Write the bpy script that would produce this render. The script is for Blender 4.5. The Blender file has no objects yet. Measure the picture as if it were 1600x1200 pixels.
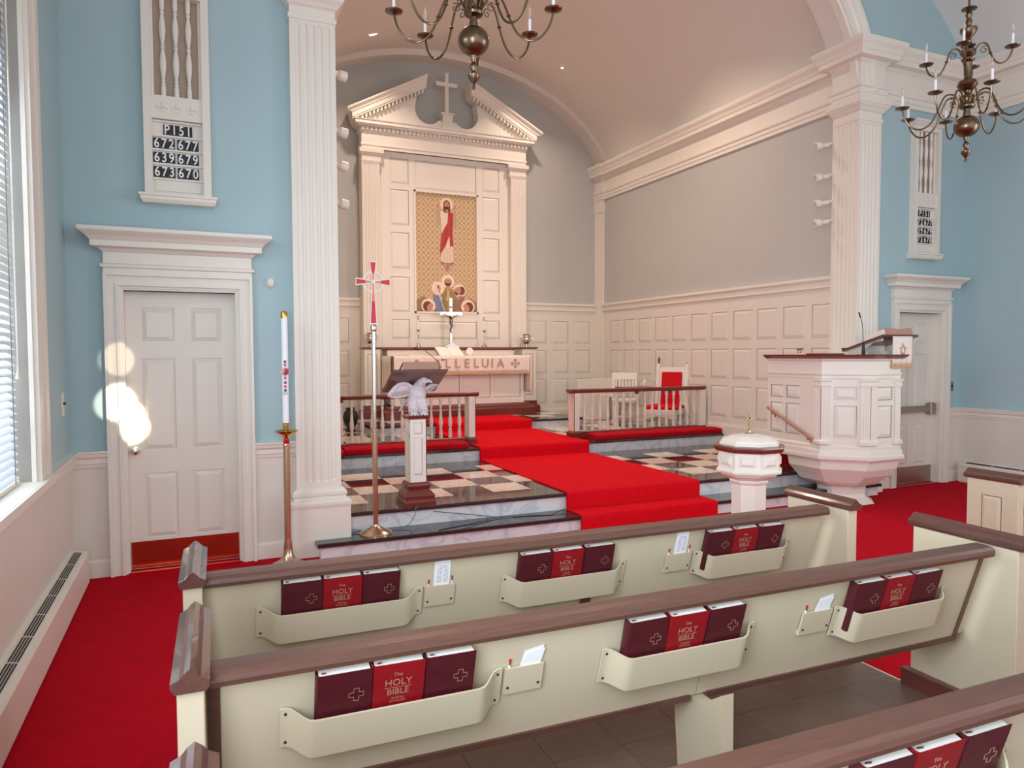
import bpy, math, random
from mathutils import Vector, Matrix
random.seed(7)
PI = math.pi
sc = bpy.context.scene
COL = sc.collection

# ---------------------------------------------------------------- camera
cam = bpy.data.cameras.new('camera'); camo = bpy.data.objects.new('camera', cam); COL.objects.link(camo)
R_ = (0.91491269, -0.40363857, -0.00326638); U_ = (0.02068752, 0.03880713, 0.99903255); F_ = (0.40312131, 0.91409513, -0.04385542)
M_ = Matrix(((R_[0], U_[0], -F_[0]), (R_[1], U_[1], -F_[1]), (R_[2], U_[2], -F_[2])))
camo.matrix_world = Matrix.Translation((0.855, -6.028, 1.655)) @ M_.to_4x4()
cam.sensor_width = 36; cam.lens = 25.093; cam.clip_start = 0.02; cam.clip_end = 100
sc.camera = camo

# ---------------------------------------------------------------- world and lights
w = bpy.data.worlds.new('sky'); sc.world = w; w.use_nodes = True
bg = w.node_tree.nodes['Background']; bg.inputs[0].default_value = (0.80, 0.90, 1.0, 1); bg.inputs[1].default_value = 1.45

def light(name, kind, loc, target, energy, color, size=0.5, size_y=None, spot=60, blend=0.5):
    l = bpy.data.lights.new(name, kind); l.energy = energy; l.color = color
    if kind == 'AREA':
        l.shape = 'RECTANGLE' if size_y else 'DISK'; l.size = size
        if size_y: l.size_y = size_y
        l.spread = math.radians(135)
    else: l.shadow_soft_size = size
    if kind == 'SPOT': l.spot_size = math.radians(spot); l.spot_blend = blend
    o = bpy.data.objects.new(name, l); COL.objects.link(o); o.location = loc
    o.rotation_euler = (Vector(target) - Vector(loc)).to_track_quat('-Z', 'Y').to_euler()
    return o
WARM = (1.0, 0.76, 0.62)
XC = 4.876
SPZ = (4.08, 3.62, 3.30, 3.04)
for sgn in (-1, 1):
    for k, z in enumerate(SPZ):
        light('chancel_spot_light', 'SPOT', (XC + sgn*2.56, 0.42, z), (XC - sgn*0.3 + sgn*0.2*k, 5.8, 3.5 - k*0.6), 41, WARM, 0.05, spot=52, blend=0.8)
light('downlight_lamp', 'AREA', (3.5, 4.9, 6.30), (3.5, 4.9, 0), 26, WARM, 0.16)
light('downlight_lamp', 'AREA', (6.3, 4.9, 6.30), (6.3, 4.9, 0), 26, WARM, 0.16)
light('downlight_lamp', 'AREA', (3.5, 2.3, 6.30), (3.5, 2.3, 0), 52, WARM, 0.16)
light('downlight_lamp', 'AREA', (6.3, 2.3, 6.30), (6.3, 2.3, 0), 52, WARM, 0.16)
light('window_daylight', 'AREA', (-0.45, -2.1, 2.4), (2.5, -2.4, 1.2), 75, (0.78, 0.88, 1.0), 1.4, 2.8)
light('nave_daylight', 'AREA', (9.6, -5.0, 2.4), (3.0, -3.0, 1.2), 90, (0.95, 0.96, 1.0), 2.0, 3.0)
light('nave_daylight', 'AREA', (0.2, -5.8, 2.2), (8.0, -1.5, 1.5), 150, (0.78, 0.87, 1.0), 1.6, 3.0)
for loc, sz, e in (((0.345, -0.04, 1.62), 3.0, 700), ((0.33, -0.03, 1.30), 3.4, 2200), ((0.38, 0.06, 1.18), 2.8, 2200), ((0.40, 0.06, 1.09), 2.8, 2200)):
    light('sunbeam', 'SPOT', (2.6, -4.6, 2.2), loc, e, (1.0, 0.86, 0.68), 0.01, spot=sz, blend=0.35)

sc.view_settings.view_transform = 'Standard'; sc.view_settings.look = 'None'
sc.view_settings.gamma = 1.0; sc.view_settings.use_curve_mapping = False
sc.view_settings.exposure = -0.07

# ---------------------------------------------------------------- materials
def lin(c): return tuple(((x/255)/12.92 if x/255 <= .04045 else ((x/255+.055)/1.055)**2.4) for x in c)
MATS = {}
def mat(name, rgb, rough=0.5, metal=0.0, noise=0.0, nscale=8.0, bump=0.0, bscale=60.0, spec=0.5, coat=0.0, stretch=None, objrand=0.0):
    m = bpy.data.materials.new(name); m.use_nodes = True; nt = m.node_tree; N = nt.nodes; L = nt.links
    b = N['Principled BSDF']; c = lin(rgb)
    b.inputs['Base Color'].default_value = (*c, 1); b.inputs['Roughness'].default_value = rough; b.inputs['Metallic'].default_value = metal
    b.inputs['Specular IOR Level'].default_value = spec; b.inputs['Coat Weight'].default_value = coat
    tc = N.new('ShaderNodeTexCoord'); mp = N.new('ShaderNodeMapping'); L.new(tc.outputs['Object'], mp.inputs[0])
    if stretch: mp.inputs['Scale'].default_value = stretch
    if noise or objrand:
        t = N.new('ShaderNodeTexNoise'); t.inputs['Scale'].default_value = nscale; t.inputs['Detail'].default_value = 6; L.new(mp.outputs[0], t.inputs[0])
        hs = N.new('ShaderNodeHueSaturation'); hs.inputs['Color'].default_value = (*c, 1)
        mr = N.new('ShaderNodeMapRange'); mr.inputs[1].default_value = .25; mr.inputs[2].default_value = .75
        mr.inputs[3].default_value = 1-noise; mr.inputs[4].default_value = 1+noise; L.new(t.outputs[0], mr.inputs[0])
        if objrand:
            oi = N.new('ShaderNodeObjectInfo'); m2 = N.new('ShaderNodeMapRange'); m2.inputs[3].default_value = 1-objrand; m2.inputs[4].default_value = 1+objrand
            L.new(oi.outputs['Random'], m2.inputs[0]); mm = N.new('ShaderNodeMath'); mm.operation = 'MULTIPLY'
            L.new(mr.outputs[0], mm.inputs[0]); L.new(m2.outputs[0], mm.inputs[1]); L.new(mm.outputs[0], hs.inputs['Value'])
        else: L.new(mr.outputs[0], hs.inputs['Value'])
        L.new(hs.outputs[0], b.inputs['Base Color'])
    if bump:
        t2 = N.new('ShaderNodeTexNoise'); t2.inputs['Scale'].default_value = bscale; t2.inputs['Detail'].default_value = 3; L.new(mp.outputs[0], t2.inputs[0])
        bp = N.new('ShaderNodeBump'); bp.inputs['Strength'].default_value = bump; bp.inputs['Distance'].default_value = 0.01
        L.new(t2.outputs[0], bp.inputs['Height']); L.new(bp.outputs[0], b.inputs['Normal'])
    MATS[name] = m
    return m
def vein(m, col2, scale=3.0, dist=2.5, width=0.12):
    nt = m.node_tree; N = nt.nodes; L = nt.links; b = N['Principled BSDF']
    c = tuple(b.inputs['Base Color'].default_value)
    tc = N.new('ShaderNodeTexCoord'); t = N.new('ShaderNodeTexNoise'); t.inputs['Scale'].default_value = scale; t.inputs['Detail'].default_value = 8; t.inputs['Distortion'].default_value = dist
    L.new(tc.outputs['Object'], t.inputs[0])
    cr = N.new('ShaderNodeValToRGB'); e = cr.color_ramp.elements
    e[0].position = 0.5-width; e[0].color = c; e[1].position = 0.5+width; e[1].color = c
    k = cr.color_ramp.elements.new(0.5); k.color = (*lin(col2), 1)
    L.new(t.outputs[0], cr.inputs[0]); L.new(cr.outputs[0], b.inputs['Base Color'])
    return m

blue = mat('blue_wall_paint', (168, 194, 197), .65, noise=.02, nscale=2, bump=.05, bscale=200)
teal = mat('teal_wall_paint', (150, 196, 186), .65, noise=.02, nscale=2)
grey = mat('grey_wall_paint', (186, 186, 180), .65, noise=.02, nscale=2)
white = mat('cream_trim_paint', (233, 226, 212), .38, noise=.01, nscale=3)
wallw = mat('wainscot_paint', (226, 219, 206), .5, noise=.012, nscale=3)
ceilm = mat('ceiling_paint', (226, 218, 207), .8, noise=.01, nscale=2)
navec = mat('nave_ceiling_paint', (222, 222, 216), .8, noise=.01, nscale=2)
carpet = mat('red_carpet', (196, 4, 30), .95, noise=.10, nscale=9, bump=.6, bscale=420, spec=.1)
runner = mat('red_stair_carpet', (222, 14, 30), .95, noise=.07, nscale=12, bump=.6, bscale=420, spec=.1)
cush = mat('red_velvet', (176, 8, 28), .9, noise=.10, nscale=14, bump=.3, bscale=200, spec=.15)
redcl = mat('red_upholstery', (206, 16, 30), .8, noise=.06, nscale=10, bump=.2, bscale=300, spec=.2)
beige = mat('pew_cream_paint', (201, 188, 160), .42, noise=.015, nscale=4)
brown = mat('pew_brown_wood', (98, 66, 54), .33, noise=.18, nscale=9, bump=.06, bscale=60, stretch=(1, 14, 14))
brownY = mat('pew_cap_wood', (92, 62, 54), .16, noise=.15, nscale=9, stretch=(14, 1, 14), coat=.5)
maho = mat('mahogany', (112, 44, 34), .3, noise=.2, nscale=8, stretch=(1, 10, 10), coat=.3)
dmaho = mat('dark_mahogany', (100, 52, 46), .28, noise=.2, nscale=8, stretch=(1, 10, 10), coat=.3)
blackm = mat('black_marble', (46, 42, 40), .06, noise=.15, nscale=6, spec=.7)
blackt = vein(mat('black_marble_tile', (52, 42, 40), .07, spec=.7), (96, 84, 78), 5, 1.5, .03)
whitet = vein(mat('white_marble_tile', (238, 222, 206), .12), (205, 186, 168), 3.5, 2.0, .05)
riserm = vein(mat('grey_marble_riser', (224, 222, 220), .2), (198, 199, 204), 3.0, 1.0, .05)
brass = mat('satin_brass', (208, 184, 156), .26, 1.0)
pbrass = mat('polished_brass', (214, 180, 110), .12, 1.0)
bronze = mat('antique_bronze', (118, 100, 80), .3, 1.0, noise=.15, nscale=20)
silver = mat('silver', (214, 204, 194), .16, 1.0)
copper = mat('copper_plate', (196, 92, 66), .25, 1.0, noise=.1, nscale=5)
steel = mat('brushed_steel', (176, 160, 146), .35, 1.0)
candle = mat('candle_wax', (244, 246, 250), .4)
bulbm = mat('clear_bulb_glass', (250, 245, 236), .05, spec=.8); bulbm.node_tree.nodes['Principled BSDF'].inputs['Transmission Weight'].default_value = .85
glassm = mat('window_glass', (255, 255, 255), .02); glassm.node_tree.nodes['Principled BSDF'].inputs['Transmission Weight'].default_value = 1.0
_nt = glassm.node_tree; _tr = _nt.nodes.new('ShaderNodeBsdfTransparent'); _gl = _nt.nodes.new('ShaderNodeBsdfGlossy'); _gl.inputs['Roughness'].default_value = .02
_mx = _nt.nodes.new('ShaderNodeMixShader'); _mx.inputs[0].default_value = .06; _nt.links.new(_tr.outputs[0], _mx.inputs[1]); _nt.links.new(_gl.outputs[0], _mx.inputs[2])
_nt.links.new(_mx.outputs[0], _nt.nodes['Material Output'].inputs[0])
blackp = mat('black_plastic', (24, 24, 26), .4)
leath1 = mat('maroon_book_cloth', (74, 12, 24), .45, noise=.12, nscale=30, bump=.15, bscale=500)
leath2 = mat('red_book_cloth', (134, 6, 18), .45, noise=.10, nscale=30, bump=.15, bscale=500)
page = mat('book_pages', (240, 235, 222), .8, noise=.03, nscale=50, stretch=(1, 60, 1))
paper = mat('white_paper', (238, 238, 240), .8)
goldm = mat('gilt_line', (178, 134, 112), .45, .2)
ink = mat('grey_ink', (120, 120, 130), .8)
eaglem = mat('painted_eagle', (222, 214, 218), .4, noise=.16, nscale=70, bump=1.0, bscale=85); eagw = mat('eagle_wing_paint', (200, 180, 174), .45, noise=.1, nscale=60)
cloth = mat('white_damask', (236, 222, 208), .6, noise=.05, nscale=7, bump=.3, bscale=30)
fringe = mat('gold_fringe', (196, 160, 118), .8, noise=.15, nscale=80)
thread = mat('tan_embroidery', (186, 150, 130), .7)
floorw = mat('brown_floor_tile', (112, 88, 74), .35, noise=.14, nscale=7, stretch=(1, 4, 1), objrand=.07)
slatm = mat('white_blind_slat', (232, 240, 250), .35)
blk = mat('number_card_black', (18, 18, 20), .5)
wht = mat('number_white', (240, 240, 238), .5)
darkv = mat('grille_dark', (40, 36, 34), .6)
redgl = mat('red_enamel', (206, 14, 40), .2, 0.2, coat=.6)
orgl = mat('orange_enamel', (236, 120, 84), .25, 0.3, coat=.5)
blugl = mat('blue_enamel', (40, 34, 92), .25, coat=.5)
fab = mat('vestment_white', (226, 218, 202), .7, noise=.03)
clearp = mat('clear_plastic', (226, 222, 214), .1)
tan = mat('tan_leather', (176, 132, 112), .5, noise=.05)
bkred = mat('brick_red_leather', (158, 84, 62), .5, noise=.05)
def diaper():
    m = mat('gold_diaper_ground', (226, 178, 132), .6); nt = m.node_tree; N = nt.nodes; L = nt.links; b = N['Principled BSDF']
    tc = N.new('ShaderNodeTexCoord'); s = N.new('ShaderNodeSeparateXYZ'); L.new(tc.outputs['Object'], s.inputs[0])
    def mth(op, a, bb=None, v=None):
        n = N.new('ShaderNodeMath'); n.operation = op; L.new(a, n.inputs[0])
        if bb is not None: L.new(bb, n.inputs[1])
        if v is not None: n.inputs[1].default_value = v
        return n.outputs[0]
    k = 1/0.165
    x = mth('MULTIPLY', s.outputs[0], v=k); z = mth('MULTIPLY', s.outputs[2], v=k*.9)
    p = mth('ADD', x, z); q = mth('SUBTRACT', x, z)
    fp = mth('ABSOLUTE', mth('SUBTRACT', mth('FRACT', p), v=.5)); fq = mth('ABSOLUTE', mth('SUBTRACT', mth('FRACT', q), v=.5))
    line = mth('GREATER_THAN', mth('MAXIMUM', fp, fq), v=.455)
    # quatrefoil leaf cross in each diamond
    fx = mth('SUBTRACT', mth('FRACT', p), v=.5); fz = mth('SUBTRACT', mth('FRACT', q), v=.5)
    prod = mth('ABSOLUTE', mth('MULTIPLY', fx, fz)); leaf = mth('LESS_THAN', prod, v=.006)
    rr = mth('ADD', mth('MULTIPLY', fx, fx), mth('MULTIPLY', fz, fz)); inn = mth('LESS_THAN', rr, v=.10)
    leaf = mth('MULTIPLY', leaf, inn)
    allm = mth('MAXIMUM', line, leaf)
    mx = N.new('ShaderNodeMix'); mx.data_type = 'RGBA'; mx.inputs[6].default_value = (*lin((208, 180, 140)), 1); mx.inputs[7].default_value = (*lin((164, 130, 94)), 1)
    L.new(allm, mx.inputs[0]); L.new(mx.outputs[2], b.inputs['Base Color'])
    return m
diaperm = diaper()

# ---------------------------------------------------------------- mesh helpers
ORG = {}
class MB:
    def __init__(s, T=None): s.v = []; s.f = []; s.T = T; s.smooth = []
    def add(s, vs, fs, sm=False):
        n = len(s.v)
        for p in vs:
            p = Vector(p); s.v.append(tuple(s.T @ p) if s.T else tuple(p))
        for f in fs: s.f.append(tuple(i+n for i in f)); s.smooth.append(sm)
        return s
    def box(s, x0, x1, y0, y1, z0, z1):
        return s.add([(x0,y0,z0),(x1,y0,z0),(x1,y1,z0),(x0,y1,z0),(x0,y0,z1),(x1,y0,z1),(x1,y1,z1),(x0,y1,z1)],
                     [(0,3,2,1),(4,5,6,7),(0,1,5,4),(1,2,6,5),(2,3,7,6),(3,0,4,7)])
    def cbox(s, x0, x1, y0, y1, z0, z1, b=.005):   # box with chamfered vertical and top edges
        v = []
        for z, k in ((z0, 0), (z1-b, 0), (z1, b)):
            v += [(x0+b+k,y0+k,z),(x1-b-k,y0+k,z),(x1-k,y0+b+k,z),(x1-k,y1-b-k,z),(x1-b-k,y1-k,z),(x0+b+k,y1-k,z),(x0+k,y1-b-k,z),(x0+k,y0+b+k,z)]
        f = [tuple(reversed(range(8)))]+[tuple(16+i for i in range(8))]
        for r in (0, 8):
            for i in range(8): j = (i+1) % 8; f.append((r+i, r+j, r+8+j, r+8+i))
        return s.add(v, f)
    def prism(s, poly, a, b, axis='y'):   # poly in the two other axes
        n = len(poly)
        def P(p, t): return {'y': (p[0], t, p[1]), 'x': (t, p[0], p[1]), 'z': (p[0], p[1], t)}[axis]
        v = [P(p, a) for p in poly] + [P(p, b) for p in poly]
        f = [tuple(range(n)), tuple(reversed(range(n, 2*n)))]
        for i in range(n): j = (i+1) % n; f.append((i, i+n, j+n, j))
        return s.add(v, f)
    def lathe(s, prof, c=(0,0,0), n=16, sm=True, rot=0):   # prof (r,z)
        v = []; f = []
        for r, z in prof:
            for k in range(n):
                a = rot+2*PI*k/n; v.append((c[0]+r*math.cos(a), c[1]+r*math.sin(a), c[2]+z))
        m = len(prof)
        for i in range(m-1):
            for k in range(n): j = (k+1) % n; f.append((i*n+k, i*n+j, (i+1)*n+j, (i+1)*n+k))
        f.append(tuple(reversed(range(n)))); f.append(tuple((m-1)*n+k for k in range(n)))
        return s.add(v, f, sm)
    def tube(s, pts, r, n=8, sm=True, flat=1.0):
        pts = [Vector(p) for p in pts]; m = len(pts); v = []; f = []; up = None
        for i, p in enumerate(pts):
            t = (pts[min(i+1, m-1)]-pts[max(i-1, 0)]).normalized()
            if up is None: up = Vector((0,0,1)) if abs(t.z) < .9 else Vector((1,0,0))
            a = t.cross(up).normalized(); b = a.cross(t).normalized(); up = b
            rr = r[i] if isinstance(r, (list, tuple)) else r
            for k in range(n): q = 2*PI*k/n; v.append(tuple(p + a*rr*math.cos(q) + b*rr*flat*math.sin(q)))
        for i in range(m-1):
            for k in range(n): j = (k+1) % n; f.append((i*n+k, i*n+j, (i+1)*n+j, (i+1)*n+k))
        f.append(tuple(reversed(range(n)))); f.append(tuple((m-1)*n+k for k in range(n)))
        return s.add(v, f, sm)
    def sweep(s, path, prof, closed=False, side=1):   # path (x,y) plan, prof closed polygon (out, z)
        n = len(path); m = len(prof); v = []; f = []
        def nrm(a, b):
            d = Vector((b[0]-a[0], b[1]-a[1])); d.normalize(); return Vector((-d.y, d.x))*side
        for i in range(n):
            if closed: n1 = nrm(path[i-1], path[i]); n2 = nrm(path[i], path[(i+1) % n])
            else:
                n1 = nrm(path[i-1], path[i]) if i > 0 else None; n2 = nrm(path[i], path[i+1]) if i < n-1 else None
                n1 = n1 or n2; n2 = n2 or n1
            mm = (n1+n2); mm = mm/(mm.length_squared)*2 if mm.length > 1e-6 else n1
            for o, z in prof: v.append((path[i][0]+mm.x*o, path[i][1]+mm.y*o, z))
        for i in range(n if closed else n-1):
            j = (i+1) % n
            for k in range(m): l = (k+1) % m; f.append((i*m+k, i*m+l, j*m+l, j*m+k))
        if not closed: f.append(tuple(range(m))); f.append(tuple(reversed(range((n-1)*m, n*m))))
        return s.add(v, f)
    def frame(s, u0, u1, z0, z1, holes, w0, w1):   # slab in local (u,w,z) minus rectangular openings
        us = sorted({u0, u1, *[h[0] for h in holes], *[h[1] for h in holes]}); zs = sorted({z0, z1, *[h[2] for h in holes], *[h[3] for h in holes]})
        us = [u for u in us if u0-1e-9 <= u <= u1+1e-9]; zs = [z for z in zs if z0-1e-9 <= z <= z1+1e-9]
        for a, b in zip(zs, zs[1:]):
            run = None
            for c, d in zip(us, us[1:]):
                cu, cz = (c+d)/2, (a+b)/2
                inh = any(h[0] < cu < h[1] and h[2] < cz < h[3] for h in holes)
                if inh:
                    if run is not None: s.box(run, c, w0, w1, a, b); run = None
                elif run is None: run = c
            if run is not None: s.box(run, us[-1], w0, w1, a, b)
        return s
    def raised(s, u0, u1, z0, z1, w, h, b=.04, g=.008):   # raised panel field, sloping border; w base plane, h height (towards -w)
        v = [(u0,w,z0),(u1,w,z0),(u1,w,z1),(u0,w,z1),
             (u0+g,w,z0+g),(u1-g,w,z0+g),(u1-g,w,z1-g),(u0+g,w,z1-g),
             (u0+b,w-h,z0+b),(u1-b,w-h,z0+b),(u1-b,w-h,z1-b),(u0+b,w-h,z1-b),
             (u0+b+.003,w-h-.002,z0+b+.003),(u1-b-.003,w-h-.002,z0+b+.003),(u1-b-.003,w-h-.002,z1-b-.003),(u0+b+.003,w-h-.002,z1-b-.003)]
        f = [(12,13,14,15)]
        for r in (0, 4, 8):
            for i in range(4): j = (i+1) % 4; f.append((r+i, r+j, r+4+j, r+4+i))
        return s.add(v, f)
    def build(s, name, m, parent=None, org=None, label=None, **kw):
        if parent is not None: org = ORG.get(parent.name, (0,0,0))
        if org is None:
            if s.v and not kw.get('raw'):
                xs = [p[0] for p in s.v]; ys = [p[1] for p in s.v]; zs = [p[2] for p in s.v]
                org = ((min(xs)+max(xs))/2, (min(ys)+max(ys))/2, min(zs))
            else: org = (0,0,0)
        me = bpy.data.meshes.new(name)
        me.from_pydata([(p[0]-org[0], p[1]-org[1], p[2]-org[2]) for p in s.v], [], s.f)
        me.validate(); 
        import bmesh
        bm = bmesh.new(); bm.from_mesh(me); bmesh.ops.recalc_face_normals(bm, faces=bm.faces); bm.to_mesh(me); bm.free()
        if len(me.polygons) == len(s.smooth): me.polygons.foreach_set('use_smooth', s.smooth)
        me.materials.append(m)
        o = bpy.data.objects.new(name, me); COL.objects.link(o)
        if parent is not None: o.parent = parent
        else: o.location = org
        ORG[o.name] = org
        if any(s.smooth):
            try:
                me.set_sharp_from_angle(angle=math.radians(38))
            except Exception: pass
        if label: o['label'] = label
        return o
def thing(name, loc, label, cat, group=None, kind=None, rz=0):
    o = bpy.data.objects.new(name, None); o.empty_display_size = .05; COL.objects.link(o); o.location = loc; o.rotation_euler = (0,0,rz)
    ORG[o.name] = tuple(loc)
    tag(o, label, cat, group, kind); return o
def tag(o, label=None, cat=None, group=None, kind=None):
    if label: o['label'] = label
    if cat: o['category'] = cat
    if group: o['group'] = group
    if kind: o['kind'] = kind
    return o
def copytree(o, loc=None, rz=None, parent=None):
    c = o.copy(); COL.objects.link(c); ORG[c.name] = ORG.get(o.name, (0,0,0))
    if loc is not None: c.location = loc
    if rz is not None: c.rotation_euler = (0,0,rz)
    if parent is not None: c.parent = parent
    for ch in list(o.children):
        copytree(ch, parent=c)
    return c
def struct(name, mb, m, label, cat='wall'):
    o = mb.build(name, m, None, (0,0,0)); return tag(o, label, cat, kind='structure')
def text(s, size, m, P, u, v, name, parent=None, ext=.001, bold=0.0, align='CENTER', sq=1.0):
    cu = bpy.data.curves.new('t', 'FONT'); cu.body = s; cu.size = size; cu.extrude = ext; cu.align_x = align; cu.align_y = 'CENTER'; cu.offset = bold; cu.resolution_u = 3
    to = bpy.data.objects.new('t', cu); COL.objects.link(to)
    me = bpy.data.meshes.new_from_object(to.evaluated_get(bpy.context.evaluated_depsgraph_get()))
    bpy.data.objects.remove(to)
    u = Vector(u).normalized(); v = Vector(v).normalized(); n = u.cross(v); P = Vector(P)
    vs = [tuple(P + u*p.co.x*sq + v*p.co.y + n*p.co.z) for p in me.vertices]; fs = [tuple(p.vertices) for p in me.polygons]
    bpy.data.meshes.remove(me)
    return MB().add(vs, fs).build(name, m, parent)
def T(px, py, pz, ux, uy):   # local (u, w, z): u along (ux,uy), w into the wall = rotate u by +90
    return Matrix(((ux, -uy, 0, px), (uy, ux, 0, py), (0, 0, 1, pz), (0, 0, 0, 1)))
def ell(x, a, b, c): return c + b*math.sqrt(max(0, 1-(x/a)**2))
M9 = 2*XC

# ---------------------------------------------------------------- floor of the nave
fl = MB().box(-.3, M9+.3, -8.5, .3, -.1, 0)
floor = struct('floor', fl, carpet, 'red carpeted nave floor and aisles', 'floor')
# brown tile floor under the pews
def tilefloor(x0, x1, y0, y1, lab):
    base = MB().box(x0-.02, x1+.02, y0, y1+.02, 0, .006).build('floor', white, None, (0,0,0)); tag(base, lab, 'floor', kind='structure')
    n = max(1, round((x1-x0)/.305)); dx = (x1-x0)/n; m = round((y1-y0)/.305); dy = (y1-y0)/m
    p = None
    for i in range(n):
        for j in range(m):
            if p is None: p = MB().cbox(.001, dx-.001, .001, dy-.001, .006, .012, .001).build('tile', floorw, base); o = p
            else: o = p.copy(); COL.objects.link(o)
            o.location = (x0+i*dx, y0+j*dy, 0); o.parent = base
tilefloor(.86, 4.04, -6.2, -2.95, 'brown tiled floor under the left pew rows')
tilefloor(5.74, 8.9, -3.9, -2.95, 'brown tiled floor under the pew right of the aisle')

# ---------------------------------------------------------------- walls of the nave
ZT = 5.165
wf = MB()
dl, dr = .362, 1.142
wf.frame(-.2, 1.60, 0, ZT, [(dl, dr, 0, 2.13)], 0, .30)
wf.frame(M9-1.60, M9+.2, 0, ZT, [(M9-dr, M9-dl, 0, 2.13)], 0, .30)
# spandrel above the cornice, following the elliptical arch
N = 48
for i in range(N):
    xa = -2.95*math.cos(PI*i/N); xb = -2.95*math.cos(PI*(i+1)/N)
    for s0, s1 in ((xa, xb),):
        za = ell(s0, 2.9501, 2.09, 4.625); zb = ell(s1, 2.9501, 2.09, 4.625)
        v = [(XC+s0, 0, za), (XC+s1, 0, zb), (XC+s1, 0, 7.3), (XC+s0, 0, 7.3), (XC+s0, .30, za), (XC+s1, .30, zb), (XC+s1, .30, 7.3), (XC+s0, .30, 7.3)]
        wf.add(v, [(0,1,2,3),(4,7,6,5),(0,4,5,1),(3,2,6,7)])
for sg in (-1, 1):
    a, b = sorted((XC+sg*2.95, XC+sg*5.07)); wf.box(a, b, 0, .30, ZT, 7.3)
wallfront = struct('wall_front', wf, blue, 'pale blue chancel wall with the great arch and two doors')
# left wall with window openings
wins = [(-2.95, -1.33, .93, 3.75), (-6.6, -5.0, .93, 3.75)]
wl = MB(T(0, 0, 0, 0, 1)).frame(-8.5, 0.3, 0, 5.4, wins, 0, .28)
wall_l = struct('wall_left', wl, blue, 'pale blue left nave wall with tall windows')
TR = Matrix(((0, 1, 0, M9), (1, 0, 0, 0), (0, 0, 1, 0), (0, 0, 0, 1)))
wr = MB(TR).frame(-8.5, .3, 0, 5.4, [(-4.6, -3.0, .93, 3.75), (-7.6, -6.0, .93, 3.75)], 0, .28)
wall_r = struct('wall_right', wr, blue, 'pale blue right nave wall')
# nave ceiling
mc = MB(); K = 40; vs = []
for i in range(K+1):
    x = -4.876*math.cos(PI*i/K); z = ell(x, 4.876, 2.05, 4.87)
    vs += [(XC+x, .02, z), (XC+x, -8.5, z)]
mc.add(vs, [(2*i, 2*i+1, 2*i+3, 2*i+2) for i in range(K)], True)
struct('ceiling', mc, navec, 'smooth off-white barrel ceiling of the nave', 'ceiling')
# wainscot, chair rail, baseboard
rail = [(0,.82),(.018,.82),(.022,.845),(.03,.85),(.03,.885),(.045,.90),(.05,.925),(.06,.93),(.06,.943),(0,.943)]
bb = [(0,0),(.022,0),(.022,.115),(.012,.13),(0,.13)]
def trims(idx, path, side, lab):
    mb = MB(); mb.sweep(path, [(0,.0),(.006,.0),(.006,.85),(0,.85)], side=side); struct('trim_%d' % idx, mb, wallw, lab+' plain cream wainscot', 'wainscot')
    mb = MB(); mb.sweep(path, rail, side=side); struct('trim_%d' % (idx+1), mb, white, lab+' moulded cream chair rail', 'chair rail')
    mb = MB(); mb.sweep(path, bb, side=side); struct('baseboard_%d' % idx, mb, white, lab+' cream baseboard', 'baseboard')
trims(1, [(0,-8.5),(0,0),(.245,0)], -1, 'left nave wall')
trims(3, [(1.255,0),(1.58,0)], -1, 'between left door and fluted pilaster')
trims(5, [(M9,-8.5),(M9,0),(M9-.245,0)], 1, 'right nave wall')
trims(7, [(M9-1.255,0),(M9-1.58,0)], 1, 'between right door and fluted pilaster')

# ---------------------------------------------------------------- chancel shell
XL, XR, YB, YF = M9-8.0, 8.0, 6.07, .28
struct('wall_chancel_right', MB().box(XR, XR+.15, .301, YB+.15, 0, 4.9), grey, 'grey right wall of the chancel above the panelling')
struct('wall_chancel_left', MB().box(XL-.15, XL, .301, YB+.15, 0, 4.9), grey, 'grey left wall of the chancel')
struct('wall_back', MB().box(XL-.15, XR+.15, YB, YB+.15, 0, 7.2), grey, 'grey back wall of the chancel under the curved vault')
mc = MB(); vs = []
for i in range(K+1):
    x = -3.3*math.cos(PI*i/K); z = ell(x, 3.3, 2.14, 4.625)
    if abs(x) > 3.12: x = math.copysign(3.12, x); z = min(z, 4.625+2.14*.326) if i not in (0, K) else 4.8
    vs += [(XC+x, .30, z), (XC+x, YB+.05, z)]
mc.add(vs, [(2*i, 2*i+1, 2*i+3, 2*i+2) for i in range(K)], True)
vault = struct('ceiling', mc, ceilm, 'pinkish cream barrel vault of the chancel', 'ceiling')
vault.name = 'ceiling_chancel'
def archband(a1, b1, a2, b2, y0, y1, name, lab, m=white, c=4.625, prof=None):
    mb = MB(); vs = []; fs = []
    ys = prof or [(0, y0), (1, y0), (1, y1), (0, y1)]; q = len(ys)
    for i in range(K+1):
        t = PI*i/K; ct, st = -math.cos(t), math.sin(t)
        for k, y in ys: vs.append((XC+(a1+(a2-a1)*k)*ct, y, c+(b1+(b2-b1)*k)*st))
    for i in range(K):
        for k in range(q): l = (k+1) % q; fs.append((i*q+k, i*q+l, (i+1)*q+l, (i+1)*q+k))
    mb.add(vs, fs); return struct(name, mb, m, lab, 'arch')
archband(3.25, 2.04, 3.40, 2.19, 5.74, YB, 'trim_20', 'plain curved arch band against the chancel back wall', ceilm)
archband(2.95, 2.04, 3.36, 2.25, .005, .31, 'trim_21', 'smooth soffit of the chancel arch', ceilm)
archband(2.93, 2.02, 3.16, 2.25, -.10, .04, 'trim_22', 'moulded cream archivolt round the chancel arch', white,
         prof=[(0, .04), (0, -.05), (.08, -.06), (.10, -.085), (.45, -.085), (.5, -.10), (.8, -.10), (.86, -.13), (1, -.13), (1, .04)])
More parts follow.
